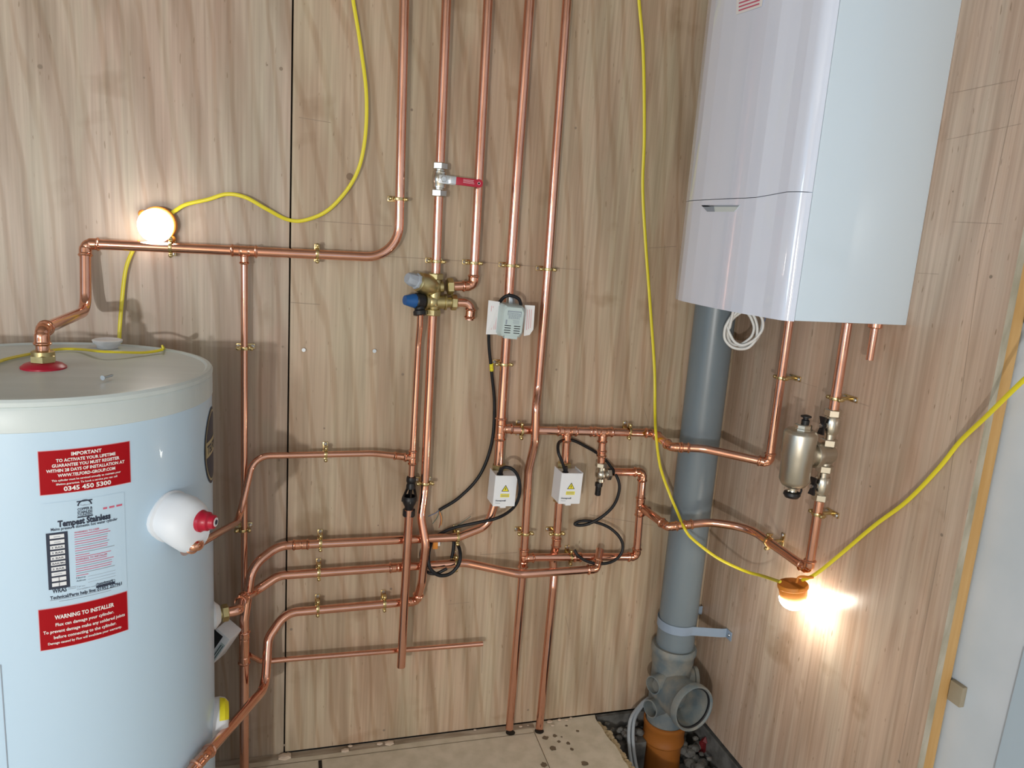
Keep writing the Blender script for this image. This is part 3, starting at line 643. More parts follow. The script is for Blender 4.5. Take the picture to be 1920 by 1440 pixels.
for lab, px, py, d, r in (
    ('brass clip on the leftmost riser, above its bend', 747, 373, Z, R22), ('brass clip on the second riser above the brass control group', 818, 490, Z, R22),
    ('brass clip on the third riser above its elbow', 888, 493, Z, R22), ('brass clip on the fourth riser above the grey actuator', 957, 498, Z, R22*1.08),
    ('brass clip on the rightmost riser near mid height', 1027, 505, Z, R22), ('brass clip on the long horizontal pipe, right of the board joint', 595, 475, X, R22),
    ('brass clip on the horizontal pipe right under the lit globe', 320, 463, X, R22), ('brass clip on the thin drop pipe just above the cylinder lid level', 459, 653, Z, R15),
    ('brass clip on the thin horizontal pipe left of the tundish', 611, 851, X, R15), ('brass clip on the fourth riser below the grey actuator', 945, 683, Z, R22*1.08),
    ('brass clip on the upper of the three left horizontal pipes', 601, 1017, X, R22), ('brass clip on the middle of the three left horizontal pipes', 598, 1072, X, R22),
    ('left brass clip on the lowest of the three left horizontal pipes', 596, 1140, X, R22), ('right brass clip on the lowest horizontal pipe, left of the discharge pipe', 721, 1131, X, R22),
    ('brass clip on the thin drop pipe beside the cylinder relief valve', 455, 994, Z, R15), ('brass clip on the pipe just right of the black tundish', 797, 906, Z, R22),
    ('brass clip on the pipe under the black cable coil top', 858, 1007, X, R22), ('brass clip on the rightmost riser above its lower tee', 985, 1000, Z, R22),
    ('brass clip below the right motorised valve', 1044, 1000, Z, R22), ('left brass clip on the manifold beside the fourth riser', 978, 808, X, R22),
    ('right brass clip on the manifold near the yellow cable', 1180, 809, X, R22), ('brass clip on the short return pipe by the black cable end', 1070, 1045, X, R22),
    ('brass clip behind the black cable coil', 855, 1056, X, R22)):
    p = bw(px, py); clip(lab, p, O, d, NB, r)
for lab, p, d in (('brass clip on the left pipe below the boiler', V((PXv, k3.y, rw(1482, 714).z)), Z), ('brass clip above the upper filter valve', V((PXv, PYv, rw(1572, 749).z)), Z),
                  ('brass clip below the lower filter valve', V((PXv, PYv, rw(1536, 965).z)), Z), ('tilted brass clip on the return pipe low on the right wall', b3.lerp(b4, .35), b4-b3)):
    clip(lab, p, XC-p.x, d, NR, R22, 'right')

# ---------------------------------------------------------------- ball valve with red lever
c = bw(824, 337); bv = thing('ball_valve', 'nickel ball valve with a long red lever on the second riser', 'valve', c)
bm = bmesh.new(); hexnut(bm, c+Z*.031, Z, .0185, .016); hexnut(bm, c-Z*.031, Z, .0190, .016)
lathe(bm, [(.0135, -.026), (.0135, -.020), (.0165, -.019), (.0165, -.012), (.0185, -.008), (.0190, 0), (.0185, .008), (.0165, .012), (.0165, .018), (.0135, .020), (.0135, .026)], c, Z, 24)
lathe(bm, [(.010, .012), (.010, .028), (.006, .029)], c+X*.003, NB, 16); link('body', bm, 'nickel', bv)
bm = bmesh.new(); hexnut(bm, c+X*.003+NB*.0365, NB, .0075, .008); lathe(bm, [(.004, .030), (.004, .041), (0, .041)], c+X*.003, NB, 12); link('spindle_nut', bm, 'steel', bv)
lax = (V((.995, 0, -.035)).normalized(), V((0, 1, 0)), V((.035, 0, .995)).normalized()); lo = c+X*.003+NB*.031
bm = bmesh.new(); obox(bm, lo, lax, (-.010, -.0012, -.010), (.030, .0012, .010), 0, .001); obox(bm, lo, lax, (.014, -.010, -.0085), (.032, .0012, .0085), 0, .001); link('lever', bm, 'steel', bv)
bm = bmesh.new(); obox(bm, lo+NB*.008, lax, (.028, -.0025, -.0095), (.083, .0025, .0085), 0, .0018); lathe(bm, [(.0098, -.0028), (.0098, .0026)], lo+NB*.008+lax[0]*.083, NB, 20)
link('lever_sleeve', bm, 'redplastic', bv)['label'] = 'red plastic lever sleeve'
bm = bmesh.new(); o2 = lo+NB*.0112
for z0 in (-.003, -.0005, .002, .0042): obox(bm, o2, lax, (.045, -.0002, z0), (.045+random.uniform(.02, .028), .0002, z0+.0008))
lathe(bm, [(.0036, 0), (.0036, .0003), (.0024, .0003), (.0024, 0)], o2+lax[0]*.083, NB, 16); link('lever_print', bm, 'lever_print', bv, False)

# ---------------------------------------------------------------- brass control group with caps
c = bw(811, 552); cg = thing('control_group', 'brass inlet control group with a grey cap and a blue cap', 'valve', c)
top = bw(817, 512); bot = bw(811, 590); u = bw(812, 538); l = bw(810, 566)
bm = bmesh.new()
lathe(bm, [(.0135, 0), (.0135, .012), (.0165, .018), (.0165, (top-bot).length-.018), (.0135, (top-bot).length-.012), (.0135, (top-bot).length)], bot, top-bot, 24)
hexnut(bm, top-Z*.008, Z, .0195, .015); hexnut(bm, bot+Z*.006, Z, .0200, .016)
ball(bm, u, .0215, seg=20); ball(bm, l, .020, seg=20)
ur = bw(844, 537); lathe(bm, [(.014, 0), (.014, .024), (.012, .026)], u, ur-u, 20); hexnut(bm, ur, ur-u, .0205, .016, hint=NB)
lathe(bm, [(.0165, 0), (.0165, .030), (.0195, .031), (.0195, .035), (.0125, .036), (.0125, .05)], l, bw(850, 567)-l, 22); hexnut(bm, bw(851, 567), X, .0195, .015, hint=NB)
hd = V((-.86, -.38, .26)).normalized(); lathe(bm, [(.0215, 0), (.0235, .008), (.0250, .014), (.0250, .034), (.0235, .038), (.0235, .044), (.016, .049)], u, hd, 28)
ld = V((-.93, -.34, .05)).normalized(); lathe(bm, [(.016, 0), (.016, .014), (.019, .016), (.019, .022), (.014, .024)], l, ld, 24)
link('body', bm, 'brassdull', cg)
bm = bmesh.new(); lathe(bm, [(.0195, .046), (.0195, .052), (.0165, .054), (.0160, .066), (.0135, .076), (.012, .078), (0, .078)], u, hd, 8); link('cap', bm, 'greycap', cg)['label'] = 'grey plastic cap'
ev = thing('expansion_valve', 'blue capped black expansion valve at the left of the control group', 'valve', l+ld*.024)
bm = bmesh.new(); lathe(bm, [(.012, .022), (.0185, .026), (.0195, .030), (.0195, .045), (.017, .048)], l, ld, 24); link('body', bm, 'black', ev)
bm = bmesh.new(); lathe(bm, [(.0175, .046), (.0175, .052), (.0165, .056), (.0115, .075), (0, .076)], l, ld, 10); link('cap', bm, 'blue', ev)['label'] = 'blue cap'
bm = bmesh.new(); q0 = l+ld*.036; q1 = bw(788, 592, .055); dd = q1-q0; lathe(bm, [(.013, 0), (.013, dd.length*.6), (.0165, dd.length*.7), (.0165, dd.length*.95), (.011, dd.length)], q0, dd, 10); link('outlet', bm, 'black', ev)

# ---------------------------------------------------------------- tundish
c = bw(768, 930, .055); td = thing('tundish', 'black plastic tundish with open sides between the two discharge pipes', 'tundish', c)
tt = bw(771, 897, .036); 
bm = bmesh.new(); lathe(bm, [(.0115, 0), (.0125, .004), (.0125, .012), (.010, .016), (.012, .022), (.0125, .030), (.0085, .032)], tt+Z*.004, -Z, 12); link('inlet_nut', bm, 'black', td)
j1 = tt-Z*.027; j2 = bw(768, 934, .070)
bm = bmesh.new()
for s in (-1, 1):
    sweep(bm, [j1+X*s*.009, j2+X*s*.0165, j2+X*s*.0170-Z*.008], .0035, 8); sweep(bm, [j1+Y*s*.009, j2+Y*s*.0165, j2+Y*s*.0170-Z*.008], .0025, 8)
link('side_rib', bm, 'black', td)
bm = bmesh.new(); lathe(bm, [(.0155, .006), (.0185, 0), (.0185, -.006), (.016, -.014), (.0115, -.022), (.0115, -.028), (.0155, -.030), (.0160, -.045), (.0135, -.048)], j2, Z, 18, cap=False); lathe(bm, [(0, -.016), (.015, -.012)], j2, Z, 18); link('cup', bm, 'black', td)

# ---------------------------------------------------------------- cables
def cable(name, label, pts, r, m, parent=None, flat=1, cat='cable', n=10, group=None):
    bm = bmesh.new(); sweep(bm, smoothpath(pts, 8), r, n, flat=flat); o = link(name, bm, m, parent)
    if not parent: tag(o, label, cat, group)
    return o
# ---------------------------------------------------------------- actuator on the fourth riser
ac = bw(951, 600, .045); at = thing('actuator', 'pale grey motorised valve actuator with slots and a folded paper tag', 'valve actuator', ac)
fo = .105; fTL = bw(943, 573, fo); fBR = bw(981, 633, fo); fc_ = (fTL+fBR)/2; hw = (fBR.x-fTL.x)/2; hh = (fTL.z-fBR.z)/2
axs = (V((1, 0, -.05)).normalized(), V((0, 1, 0)), V((.05, 0, 1)).normalized()); ao = V((fc_.x, -fo, fc_.z))
bm = bmesh.new(); rings = []
for d_, kx, kz, ch in ((0, .86, .90, .25), (.006, 1.0, 1.0, .22), (.03, 1.08, 1.04, .2), (.052, 1.22, 1.06, .2), (.060, 1.22, 1.06, .2)):
    pts_ = []
    for sx, sz in ((1, 1), (-1, 1), (-1, -1), (1, -1)):
        cx_, cz_ = sx*hw*kx, sz*hh*kz; c1 = (cx_-sx*hw*ch, cz_) if sz*sx > 0 else (cx_, cz_-sz*hh*ch); c2 = (cx_, cz_-sz*hh*ch) if sz*sx > 0 else (cx_-sx*hw*ch, cz_)
        pts_ += [c2, c1] if True else []
    rings.append([bm.verts.new(ao+axs[0]*a_+axs[2]*b_+axs[1]*d_) for a_, b_ in pts_])
for A, B in zip(rings, rings[1:]):
    for k in range(8): bm.faces.new((A[k], A[(k+1) % 8], B[(k+1) % 8], B[k]))
bm.faces.new(rings[0]); bm.faces.new(rings[-1][::-1])
obox(bm, ao, axs, (-hw*.6, .001, -hh*1.12), (hw*.55, .02, -hh*.9), 0, .001)
link('housing', bm, 'greyplastic', at)
bm = bmesh.new()
for k in range(4):
    for s, x0 in ((-1, -.72), (1, .12)): obox(bm, ao, axs, (hw*(x0+.02*(k % 2)), -.0006, -hh*(.30+.15*k)), (hw*(x0+.56), .0004, -hh*(.25+.15*k)))
link('vent_slot', bm, 'black', at, False)
bm = bmesh.new()
obox(bm, ao, axs, (-hw*.55, -.0005, hh*.62), (hw*.65, -.0002, hh*.68)); obox(bm, ao, axs, (-hw*.55, -.0005, hh*.38), (-hw*.5, -.0002, hh*.66)); obox(bm, ao, axs, (hw*.60, -.0005, hh*.32), (hw*.65, -.0002, hh*.66))
for k in range(7):
    x_ = -hw*.45; zk = hh*(.54-.06*k)
    while x_ < hw*.5: w_ = random.uniform(.0015, .005); obox(bm, ao, axs, (x_, -.0005, zk), (min(x_+w_, hw*.55), -.0002, zk+hh*.035)); x_ += w_+.0012
for k in range(4): obox(bm, ao, axs, (-hw*.05+random.uniform(0, .003), -.0005, hh*(.08-.07*k)), (hw*.55, -.0002, hh*(.10-.07*k)))
for k in range(3): lathe(bm, [(.0022, 0), (.0022, .0003)], ao+axs[0]*-hw*.6+axs[2]*hh*(.05-.1*k)-Y*.0004, NB, 8)
link('printed_plate', bm, 'inkgrey_shade', at, False)
def sheetq(bm, q, mi=0):
    q = [V(p) for p in q]; n = (q[1]-q[0]).cross(q[2]-q[0]).normalized()*.0002
    a = [bm.verts.new(p-n) for p in q]; b = [bm.verts.new(p+n) for p in q]
    for f in ((a[::-1]), b): bm.faces.new(f).material_index = mi
    k = len(q)
    for i in range(k): bm.faces.new((a[i], a[(i+1) % k], b[(i+1) % k], b[i])).material_index = mi
bm = bmesh.new(); L4 = [bw(916, 563, .075), bw(937, 566, .072), bw(933, 627, .072), bw(911, 627, .08)]; R4 = [bw(984, 572, .070), bw(1003, 573, .078), bw(1000, 618, .078), bw(993, 628, .075), bw(982, 630, .070)]
bm.free()
for (Q0, Q1, Q2, Q3), full, ts in ((L4, L4, (.28, .42, .62, .76)), ((R4[0], R4[1], R4[2], R4[4]), R4, (.25, .45, .65))):
    bm = bmesh.new(); sheetq(bm, full)
    for i, t in enumerate(ts):
        A = Q0.lerp(Q1, t); B = Q3.lerp(Q2, t); s = (Q1-Q0).normalized()*.0012
        bm.faces.new([bm.verts.new(v+V((0, -.0006, 0))) for v in (A.lerp(B, .15), A.lerp(B, .15)+s, A.lerp(B, .85)+s, A.lerp(B, .85))]).material_index = 1
    link('paper_tag', bm, None, at, False, ['paper', 'pinkprint'])['label'] = 'white paper tag with pink print'
bm = bmesh.new(); g0 = bw(945, 560, .06); lathe(bm, [(.012, 0), (.012, .03)], bw(957, 575, .05), Z, 16); box(bm, g0+V((.012, -.004, -.012)), g0+V((.022, .006, .010)), 0, .001); link('bracket', bm, 'steel', at)
# cable of the actuator
loop = [bw(977, 572, .075), bw(972, 560, .078), bw(956, 554, .078), bw(942, 560, .07), bw(930, 580, .045), bw(918, 615, .04)]
cabA = cable('flex_cable', 'black flex hanging from the grey actuator and ending in bare wires', loop+[bw(917, 650, .03), bw(922, 700, .02), bw(927, 760, .012), bw(922, 830, .012), bw(900, 890, .010), bw(862, 932, .010), bw(823, 957, .012)], .0042, 'cable_black', group='black flexes')
bm = bmesh.new(); p0 = bw(921, 682, .0235); d0 = (bw(921.8, 692, .0215)-p0); sweep(bm, [p0, p0+d0*1.3], .0052, 12)
for k in range(4): sweep(bm, [p0+d0*(.2+.3*k), p0+d0*(.24+.3*k)], .0055, 12, 1)
link('marker_sleeve', bm, None, cabA, True, ['yellow', 'ink'])['label'] = 'yellow marker sleeve'
for (ex_, ey_), mt in (((803, 968), 'wire_blue'), ((811, 982), 'wire_green'), ((823, 990), 'wire_brown'), ((827, 985), 'orangewire')):
    cable('wire', None, [bw(823, 957, .012), bw((823+ex_)/2+3, (957+ey_)/2, .014), bw(ex_, ey_, .012)], .0009, mt, cabA, n=6)
# ---------------------------------------------------------------- motorised zone valves
def zonevalve(label, TL, TR, BR, BL, nut, bottom, pen):
    fo = .100; A = [bw(*q, fo) for q in (TL, TR, BR, BL)]
    c = sum(A, V())/4; ux = ((A[1]-A[0])+(A[2]-A[3])).normalized(); uz = ((A[0]-A[3])+(A[1]-A[2])); uz = (uz-ux*uz.dot(ux)).normalized(); w2 = ((A[1]-A[0]).length+(A[2]-A[3]).length)/4; h2 = ((A[0]-A[3]).length+(A[1]-A[2]).length)/4
    ax = (ux, V((0, 1, 0)), uz); t = thing('zone_valve', label, 'motorised valve', V((c.x, -O, c.z)), 'motorised zone valves')
    bm = bmesh.new(); obox(bm, c, ax, (-w2, 0, -h2), (w2, .052, h2*.93), 0, .0015)
    for s in (-1, 1): obox(bm, c, ax, (s*w2-.0008, .0, -h2*.97), (s*w2+.0008, .056, h2*1.04))
    obox(bm, c, ax, (-w2, -.0006, -h2), (w2, .0008, h2), 0)
    obox(bm, c, ax, (-.008, .004, -h2-.007), (.008, .02, -h2+.002), 0, .002)
    link('cover', bm, 'white', t)
    bm = bmesh.new(); o = c+NB*.0009
    def F(x, y): return o+ux*x+uz*y+NB*.0004
    def G(x, y): return o+ux*x+uz*y+NB*.0008
    def H(x, y): return o+ux*x+uz*y+NB*.0012
    def tri(f, s, cy, mi): bm.faces.new([bm.verts.new(f(*q)) for q in ((-s, cy-s*.58), (s, cy-s*.58), (0, cy+s*1.15))]).material_index = mi
    s_ = w2*.36; cy = h2*.12; tri(F, s_, cy, 0); tri(G, s_*.76, cy, 1)
    bm.faces.new([bm.verts.new(H(x_, cy+y_)) for x_, y_ in ((.0004, .0055), (-.0022, -.0002), (-.0002, .0002), (-.0016, -.0042), (.0020, .0012), (.0002, .0010), (.0018, .0055))]).material_index = 0
    rect(bm, -s_*1.15, cy-h2*.52, s_*1.15, cy-h2*.30, F, 1, 1)
    for yk in (.37, .45): rect(bm, -s_*.95, cy-h2*yk-.0007, s_*.95, cy-h2*yk+.0005, G, 2, 1)
    put(bm, 'Honeywell', -w2*.82, -h2*.62, w2*.95, .0042, F, 0, .03, False); put(bm, 'Home', -w2*.82, -h2*.78, w2*.45, .0032, F, 3, 0, False)
    link('warning_label', bm, None, t, False, ['ink', 'yellow', 'inkgrey_shade', 'inkgrey_shade'])
    nu = bw(*nut); bo = bw(*bottom); bm = bmesh.new(); d = (nu-bo).normalized()
    hexnut(bm, nu, d, .0195, .016, hint=NB, rot=.3); hexnut(bm, bo+d*.006, d, .0185, .014, hint=NB); lathe(bm, [(.0135, 0), (.0135, .02), (.019, .032), (.019, (nu-bo).length-.032), (.0135, (nu-bo).length-.018), (.0135, (nu-bo).length)], bo, d, 20)
    lathe(bm, [(.012, 0), (.012, .04)], (nu+bo)/2, NB, 16); link('valve_body', bm, 'brassdull', t)
    return t, c, ax
zonevalve('white motorised valve under the fourth riser, its black flex looping over the cover', (929, 891), (968, 893), (966, 948), (925, 950), (936, 876), (932, 938), 0)
zonevalve('white motorised valve hanging from the manifold, right of the jogged riser', (1053, 887), (1092, 888), (1087, 944), (1048, 945), (1058, 872), (1049, 940), 0)
def gland(p, d, par): 
    bm = bmesh.new(); lathe(bm, [(.0085, 0), (.0085, .006), (.0062, .008), (.0055, .022)], p, d, 14); return link('cable_gland', bm, 'black', par)
ca = cable('flex_cable', 'black flex curling over the left motorised valve and into the coil', [bw(937, 889, .085), bw(939, 881, .095), bw(948, 876, .108), bw(961, 880, .112), bw(971, 893, .112), bw(975, 915, .110), bw(970, 940, .10), bw(956, 958, .085), bw(930, 972, .06), bw(890, 981, .05), bw(850, 990, .03), bw(825, 1001, .016), bw(800, 1015, .010), bw(789, 1040, .012),
    bw(797, 1068, .040), bw(815, 1076, .055), bw(838, 1066, .060)], .0042, 'cable_black', group='black flexes')
gland(bw(937, 892, .082), V((.1, -.2, 1)), ca)
cable('wire', None, [bw(850, 990, .03), bw(866, 980, .03), bw(883, 968, .03)], .0008, 'wire_green', ca, n=6)
ccoil = cable('cable_coil', 'small coil of black flex in front of the middle horizontal pipe', [bw(852, 1001, .014), bw(850, 1030, .018), bw(847, 1046, .02)], .0045, 'cable_black', group='black flexes')
cable('loop', None, [bw(815, 1003, .014), bw(806, 1025, .035), bw(803, 1048, .060), bw(808, 1068, .066), bw(825, 1079, .066), bw(845, 1075, .064), bw(860, 1058, .062), bw(863, 1038, .05), bw(858, 1020, .025), bw(848, 1005, .014)], .0048, 'cable_black', ccoil)
bm = bmesh.new(); box(bm, bw(811, 1030, .018), bw(821, 1014, .014), 0, .0008); box(bm, bw(821, 1024, .018), bw(825, 1013, .014), 1, .0005); link('cable_tag', bm, None, ccoil, True, ['orangewire', 'paper'])['label'] = 'orange and white tag'
cb = cable('flex_cable', 'black flex from the right motorised valve, through the manifold gap and down in an S', [bw(1060, 885, .085), bw(1054, 866, .09), bw(1047, 848, .085), bw(1047, 832, .06), bw(1054, 826, .03), bw(1063, 824, .012), bw(1078, 827, .018), bw(1100, 838, .012), bw(1120, 850, .010), bw(1140, 868, .018), bw(1158, 897, .05), bw(1161, 920, .055), bw(1151, 947, .05), bw(1130, 968, .04), bw(1104, 982, .03), bw(1085, 985, .02), bw(1078, 982, .016),
    bw(1090, 977, .018), bw(1112, 978, .028), bw(1140, 988, .04), bw(1160, 1005, .055), bw(1168, 1024, .062), bw(1162, 1042, .065), bw(1145, 1054, .066), bw(1122, 1057, .064), bw(1100, 1052, .062), bw(1084, 1042, .058), bw(1077, 1031, .05)], .0042, 'cable_black', group='black flexes')
gland(bw(1060, 889, .082), V((-.1, -.1, 1)), cb)

# ---------------------------------------------------------------- bypass valve
c = bw(1127, 889); bp = thing('bypass_valve', 'chrome angle bypass valve with black ribbed stem under the manifold', 'valve', c)
bm = bmesh.new(); hexnut(bm, bw(1127, 871), Z, .0165, .013); ball(bm, c, .0170, seg=18); lathe(bm, [(.0115, -.02), (.0115, .022)], c, Z, 18); lathe(bm, [(.0125, 0), (.0125, .022)], c, X, 18); hexnut(bm, bw(1141, 889), X, .0165, .013)
lathe(bm, [(.0065, .010), (.0065, .036)], c, V((-.02, -.02, -1)), 14); link('body', bm, 'nickel', bp)
bm = bmesh.new(); e = bw(1123, 905, .036); prof = [(.0105, 0), (.0105, .009), (.0085, .010)]
for k in range(7): prof += [(.0085, .011+k*.003), (.0076, .0118+k*.003), (.0076, .0132+k*.003), (.0085, .0138+k*.003)]
lathe(bm, prof+[(.0085, .034), (.007, .036), (0, .036)], e, V((-.02, -.02, -1)), 16); link('stem', bm, 'black', bp)['label'] = 'black ribbed stem'

# ---------------------------------------------------------------- magnetic filter and its mini valves
FX, FY = PXv-.082, PYv-.006
zf = lambda py: yy(1480, py, FY).z
ft, fbz = zf(806), zf(914)
fil = thing('magnetic_filter', 'satin nickel magnetic filter canister with black vent cap and knob', 'filter', (FX, FY, fbz))
H_ = ft-fbz
bm = bmesh.new(); lathe(bm, [(.014, 0), (.026, .006), (.0325, .018), (.0335, H_*.48), (.0355, H_*.56), (.0362, H_*.93), (.0350, H_*.96), (.030, H_), (.012, H_+.002)], (FX, FY, fbz), Z, 40)
link('canister', bm, 'nickelsatin', fil)
bm = bmesh.new(); lathe(bm, [(.020, 0), (.020, .004), (.0185, .005), (.0185, .012), (.016, .014)], (FX+.002, FY-.002, ft), Z, 8, rot=.3); link('vent_body', bm, 'nickel', fil)
bm = bmesh.new(); lathe(bm, [(.0085, 0), (.0085, .010), (.006, .012), (.006, .015), (.0115, .017), (.0115, .0195), (.004, .022), (0, .022)], (FX+.004, FY-.004, ft+.013), Z, 14); link('vent_cap', bm, 'black', fil)['label'] = 'black vent cap'
bm = bmesh.new(); lathe(bm, [(.012, 0), (.010, .010), (.012, .016), (.008, .018)], (FX, FY, fbz+.004), -Z, 16); ball(bm, (FX-.013, FY-.004, fbz-.006), .0035); link('drain_body', bm, 'nickel', fil)
bm = bmesh.new(); lathe(bm, [(.010, .012), (.0175, .015), (.019, .021), (.015, .027), (0, .028)], (FX, FY, fbz+.004), -Z, 14); sweep(bm, smoothpath([V((FX+.017, FY-.005, fbz-.016)), V((FX+.019, FY-.006, fbz-.004)), V((FX+.011, FY-.006, fbz+.002))]), .0022, 8); link('drain_knob', bm, 'black', fil)['label'] = 'black drain knob'
zt = rw(1547, 850).z; tc_ = V((PXv, PYv, zt)); fdir = (tc_-V((FX, FY, zt))).normalized()
bm = bmesh.new(); lathe(bm, [(.0235, 0), (.0235, .082+.004), (.020, .082+.012), (0, .082+.014)], V((FX, FY, zt)), fdir, 32); lathe(bm, [(.0285, .040), (.0295, .042), (.0295, .054), (.0285, .056)], V((FX, FY, zt)), fdir, 40)
lathe(bm, [(.0135, -.034), (.0135, .034)], tc_, Z, 24); link('side_barrel', bm, 'nickelsatin', fil)
def minivalve(label, zc_, s):
    c = V((PXv, PYv, zc_)); t = thing('isolating_valve', label, 'valve', c, 'filter isolating valves')
    bm = bmesh.new(); hexnut(bm, c+Z*s*.028, Z, .0185, .017); lathe(bm, [(.015, -.020), (.017, -.016), (.0185, -.006), (.0185, .006), (.017, .016), (.015, .020)], c, Z, 24)
    hexnut(bm, c-Z*s*.040, Z, .0195, .017); lathe(bm, [(.0125, -.036), (.0125, .036)], c-Z*s*.012, Z, 20); lathe(bm, [(.007, .014), (.007, .026)], c, V((-1, -.15, 0)), 14)
    link('body', bm, 'nickel', t)
    d = V((-1, -.15, 0)).normalized(); o = c+d*.026; ax = (V((.15, -1, 0)).normalized(), d, Z)
    bm = bmesh.new(); 
    for q in (-1, 1):
        pts_ = [V((-.004, .0, 0)), V((.004, .0, 0)), V((.0085, .003, q*.020)), V((-.0085, .003, q*.020))]
        a_ = [bm.verts.new(o+ax[0]*p.x+ax[1]*(p.y-.0025)+ax[2]*p.z) for p in pts_]; b_ = [bm.verts.new(o+ax[0]*p.x+ax[1]*(p.y+.0025)+ax[2]*p.z) for p in pts_]
        bm.faces.new(a_); bm.faces.new(b_[::-1])
        for k in range(4): bm.faces.new((a_[k], a_[(k+1) % 4], b_[(k+1) % 4], b_[k]))
    lathe(bm, [(.0075, -.004), (.0075, .004), (.005, .005)], o, d, 14); link('butterfly_handle', bm, 'black', t)
    bm = bmesh.new(); lathe(bm, [(.0045, .004), (.0045, .008), (0, .0085)], o, d, 10); link('handle_screw', bm, 'steel', t)
minivalve('nickel isolating valve with black butterfly handle above the filter barrel', rw(1559, 797).z, 1)
minivalve('nickel isolating valve with black butterfly handle below the filter barrel', rw(1538, 908).z, -1)
# ---------------------------------------------------------------- boiler
BZ = 1.268; BT = 2.0; BN = -.605; BF = -.127
bo = thing('boiler', 'white wall-hung boiler with curved gloss front on the right wall', 'boiler', (XC, (BN+BF)/2, BZ))
bm = bmesh.new(); box(bm, (.9445, BN, BZ), (XC, BF, BT), 0, .003); link('casing', bm, 'boiler', bo)
def prof_front():
    pts = [(.9440, BN+.0015), (.9325, BN+.004), (.9215, -.590), (.9165, -.566), (.9140, -.54), (.9085, -.512), (.9030, -.488), (.8995, -.45), (.8980, -.40), (.8978, -.34), (.8990, -.28), (.9025, -.235), (.908, -.205), (.921, -.168), (.933, -.143), (.9440, BF-.002)]
    return fillet([V((a, b, 0)) for a, b in pts], .03, .03, 4)
def front(z0, z1, zfun0=None, zfun1=None, inset=0):
    bm = bmesh.new(); P_ = prof_front(); z0f = zfun0 or (lambda y: z0); z1f = zfun1 or (lambda y: z1)
    lo_ = [bm.verts.new(V((p.x+inset, p.y, z0f(p.y)))) for p in P_]; hi = [bm.verts.new(V((p.x+inset, p.y, z1f(p.y)))) for p in P_]
    lb = [bm.verts.new(V((.9445, p.y, z0f(p.y)))) for p in P_]; hb = [bm.verts.new(V((.9445, p.y, z1f(p.y)))) for p in P_]
    for i in range(len(P_)-1):
        bm.faces.new((lo_[i], lo_[i+1], hi[i+1], hi[i])); bm.faces.new((lo_[i], lb[i], lb[i+1], lo_[i+1])); bm.faces.new((hi[i], hi[i+1], hb[i+1], hb[i]))
    bmesh.ops.bevel(bm, geom=[e for e in bm.edges if len(e.link_faces) == 2 and abs(e.calc_face_angle(0)) > 1.2], offset=.0015, segments=2, affect='EDGES')
    return bm
zs = rw(1522, 361, XC-.9445).z
zsplit = lambda y: zs + (0 if y < -.56 else -.010*min(1, (y+.56)/.08))
link('upper_cover', front(0, BT, lambda y: zsplit(y)+.0007, None), 'boilerfront', bo)
flap = link('lower_flap', front(BZ-.001, 0, None, lambda y: zsplit(y)-.0007), 'boilerfront', bo)
bm = bmesh.new()
hx = .8985
def fp(px, py): return rw(px, py, XC-hx)
q = [fp(1316, 385), fp(1387, 385), fp(1377, 397), fp(1327, 397)]
m0, m1 = q[0].lerp(q[3], .22), q[1].lerp(q[2], .22)
bm.faces.new([bm.verts.new(p+V((-.0016, 0, 0))) for p in (q[0], q[1], m1, m0)]).material_index = 1  # shade under the upper edge of the recess, painted as a grey strip
bm.faces.new([bm.verts.new(p+V((-.0016, 0, 0))) for p in (q[0], q[0].lerp(q[1], .35), q[3].lerp(q[2], .3), q[3])]).material_index = 1  # shade at the far end of the recess, painted as a grey wedge
vs = [bm.verts.new(p+V((-.0012, 0, 0))) for p in q]; vb = [bm.verts.new(p+V((.003, 0, 0))) for p in q]
bm.faces.new(vs)
for k in range(4): bm.faces.new((vs[k], vs[(k+1) % 4], vb[(k+1) % 4], vb[k]))
link('handle_recess', bm, None, flap, False, ['handle', 'inkgrey_shade'])['label'] = 'silver handle recess'
bm = bmesh.new(); q = [fp(1383, -12), fp(1436, -30), fp(1430, 12), fp(1382, 28)]
sheetq(bm, [p+V((-.002, 0, 0)) for p in q])
for k in range(4):
    t = .3+k*.17; a = q[0].lerp(q[3], t); b = q[1].lerp(q[2], t); e_ = (q[3]-q[0])*.07
    bm.faces.new([bm.verts.new(v+V((-.0026, 0, 0))) for v in (a.lerp(b, .1), a.lerp(b, .9), a.lerp(b, .9)+e_, a.lerp(b, .1)+e_)]).material_index = 1
link('paper_label', bm, None, bo, False, ['paper', 'redprint'])
for yv, xv in ((-.43, PXv), (-.485, PXv), (-.567, PXv), (k3.y, PXv)):
    bm = bmesh.new(); lathe(bm, [(.0145, 0), (.0145, .012), (.012, .014)], (xv, yv, BZ+.002), -Z, 20); link('pipe_connector', bm, 'copperfit', bo)
# white cable coil
cc_ = V((1.10, -.165, rw(1395, 620).z+.02))
wc = None
pts_ = []
random.seed(2); cw = yy(1392, 616, -.185); hx_ = V((.86, -.5, 0))
for k in range(50):
    t = k/12*math.tau; rr = .037+.006*math.sin(k*.37)+.002*math.sin(k*1.7); of = hx_*(.007*math.sin(k*.21))+V((0, -.010*math.cos(k*.29), .005*math.sin(k*.5)))
    pts_.append(cw + hx_*(-math.cos(t)*rr) + Z*(math.sin(t)*rr*1.15) + of)
wc = cable('cable_coil', 'coil of white cable hanging under the boiler in front of the corner', [cw+V((-.03, 0, .07))]+pts_+[cw+V((0, .0, .08))], .0036, 'cable_white')
cable('wire', None, [cw+hx_*.045+Z*.06, cw+hx_*.052+Z*.03, cw+hx_*.044+Z*.0], .0012, 'wire_blue', wc, n=6)

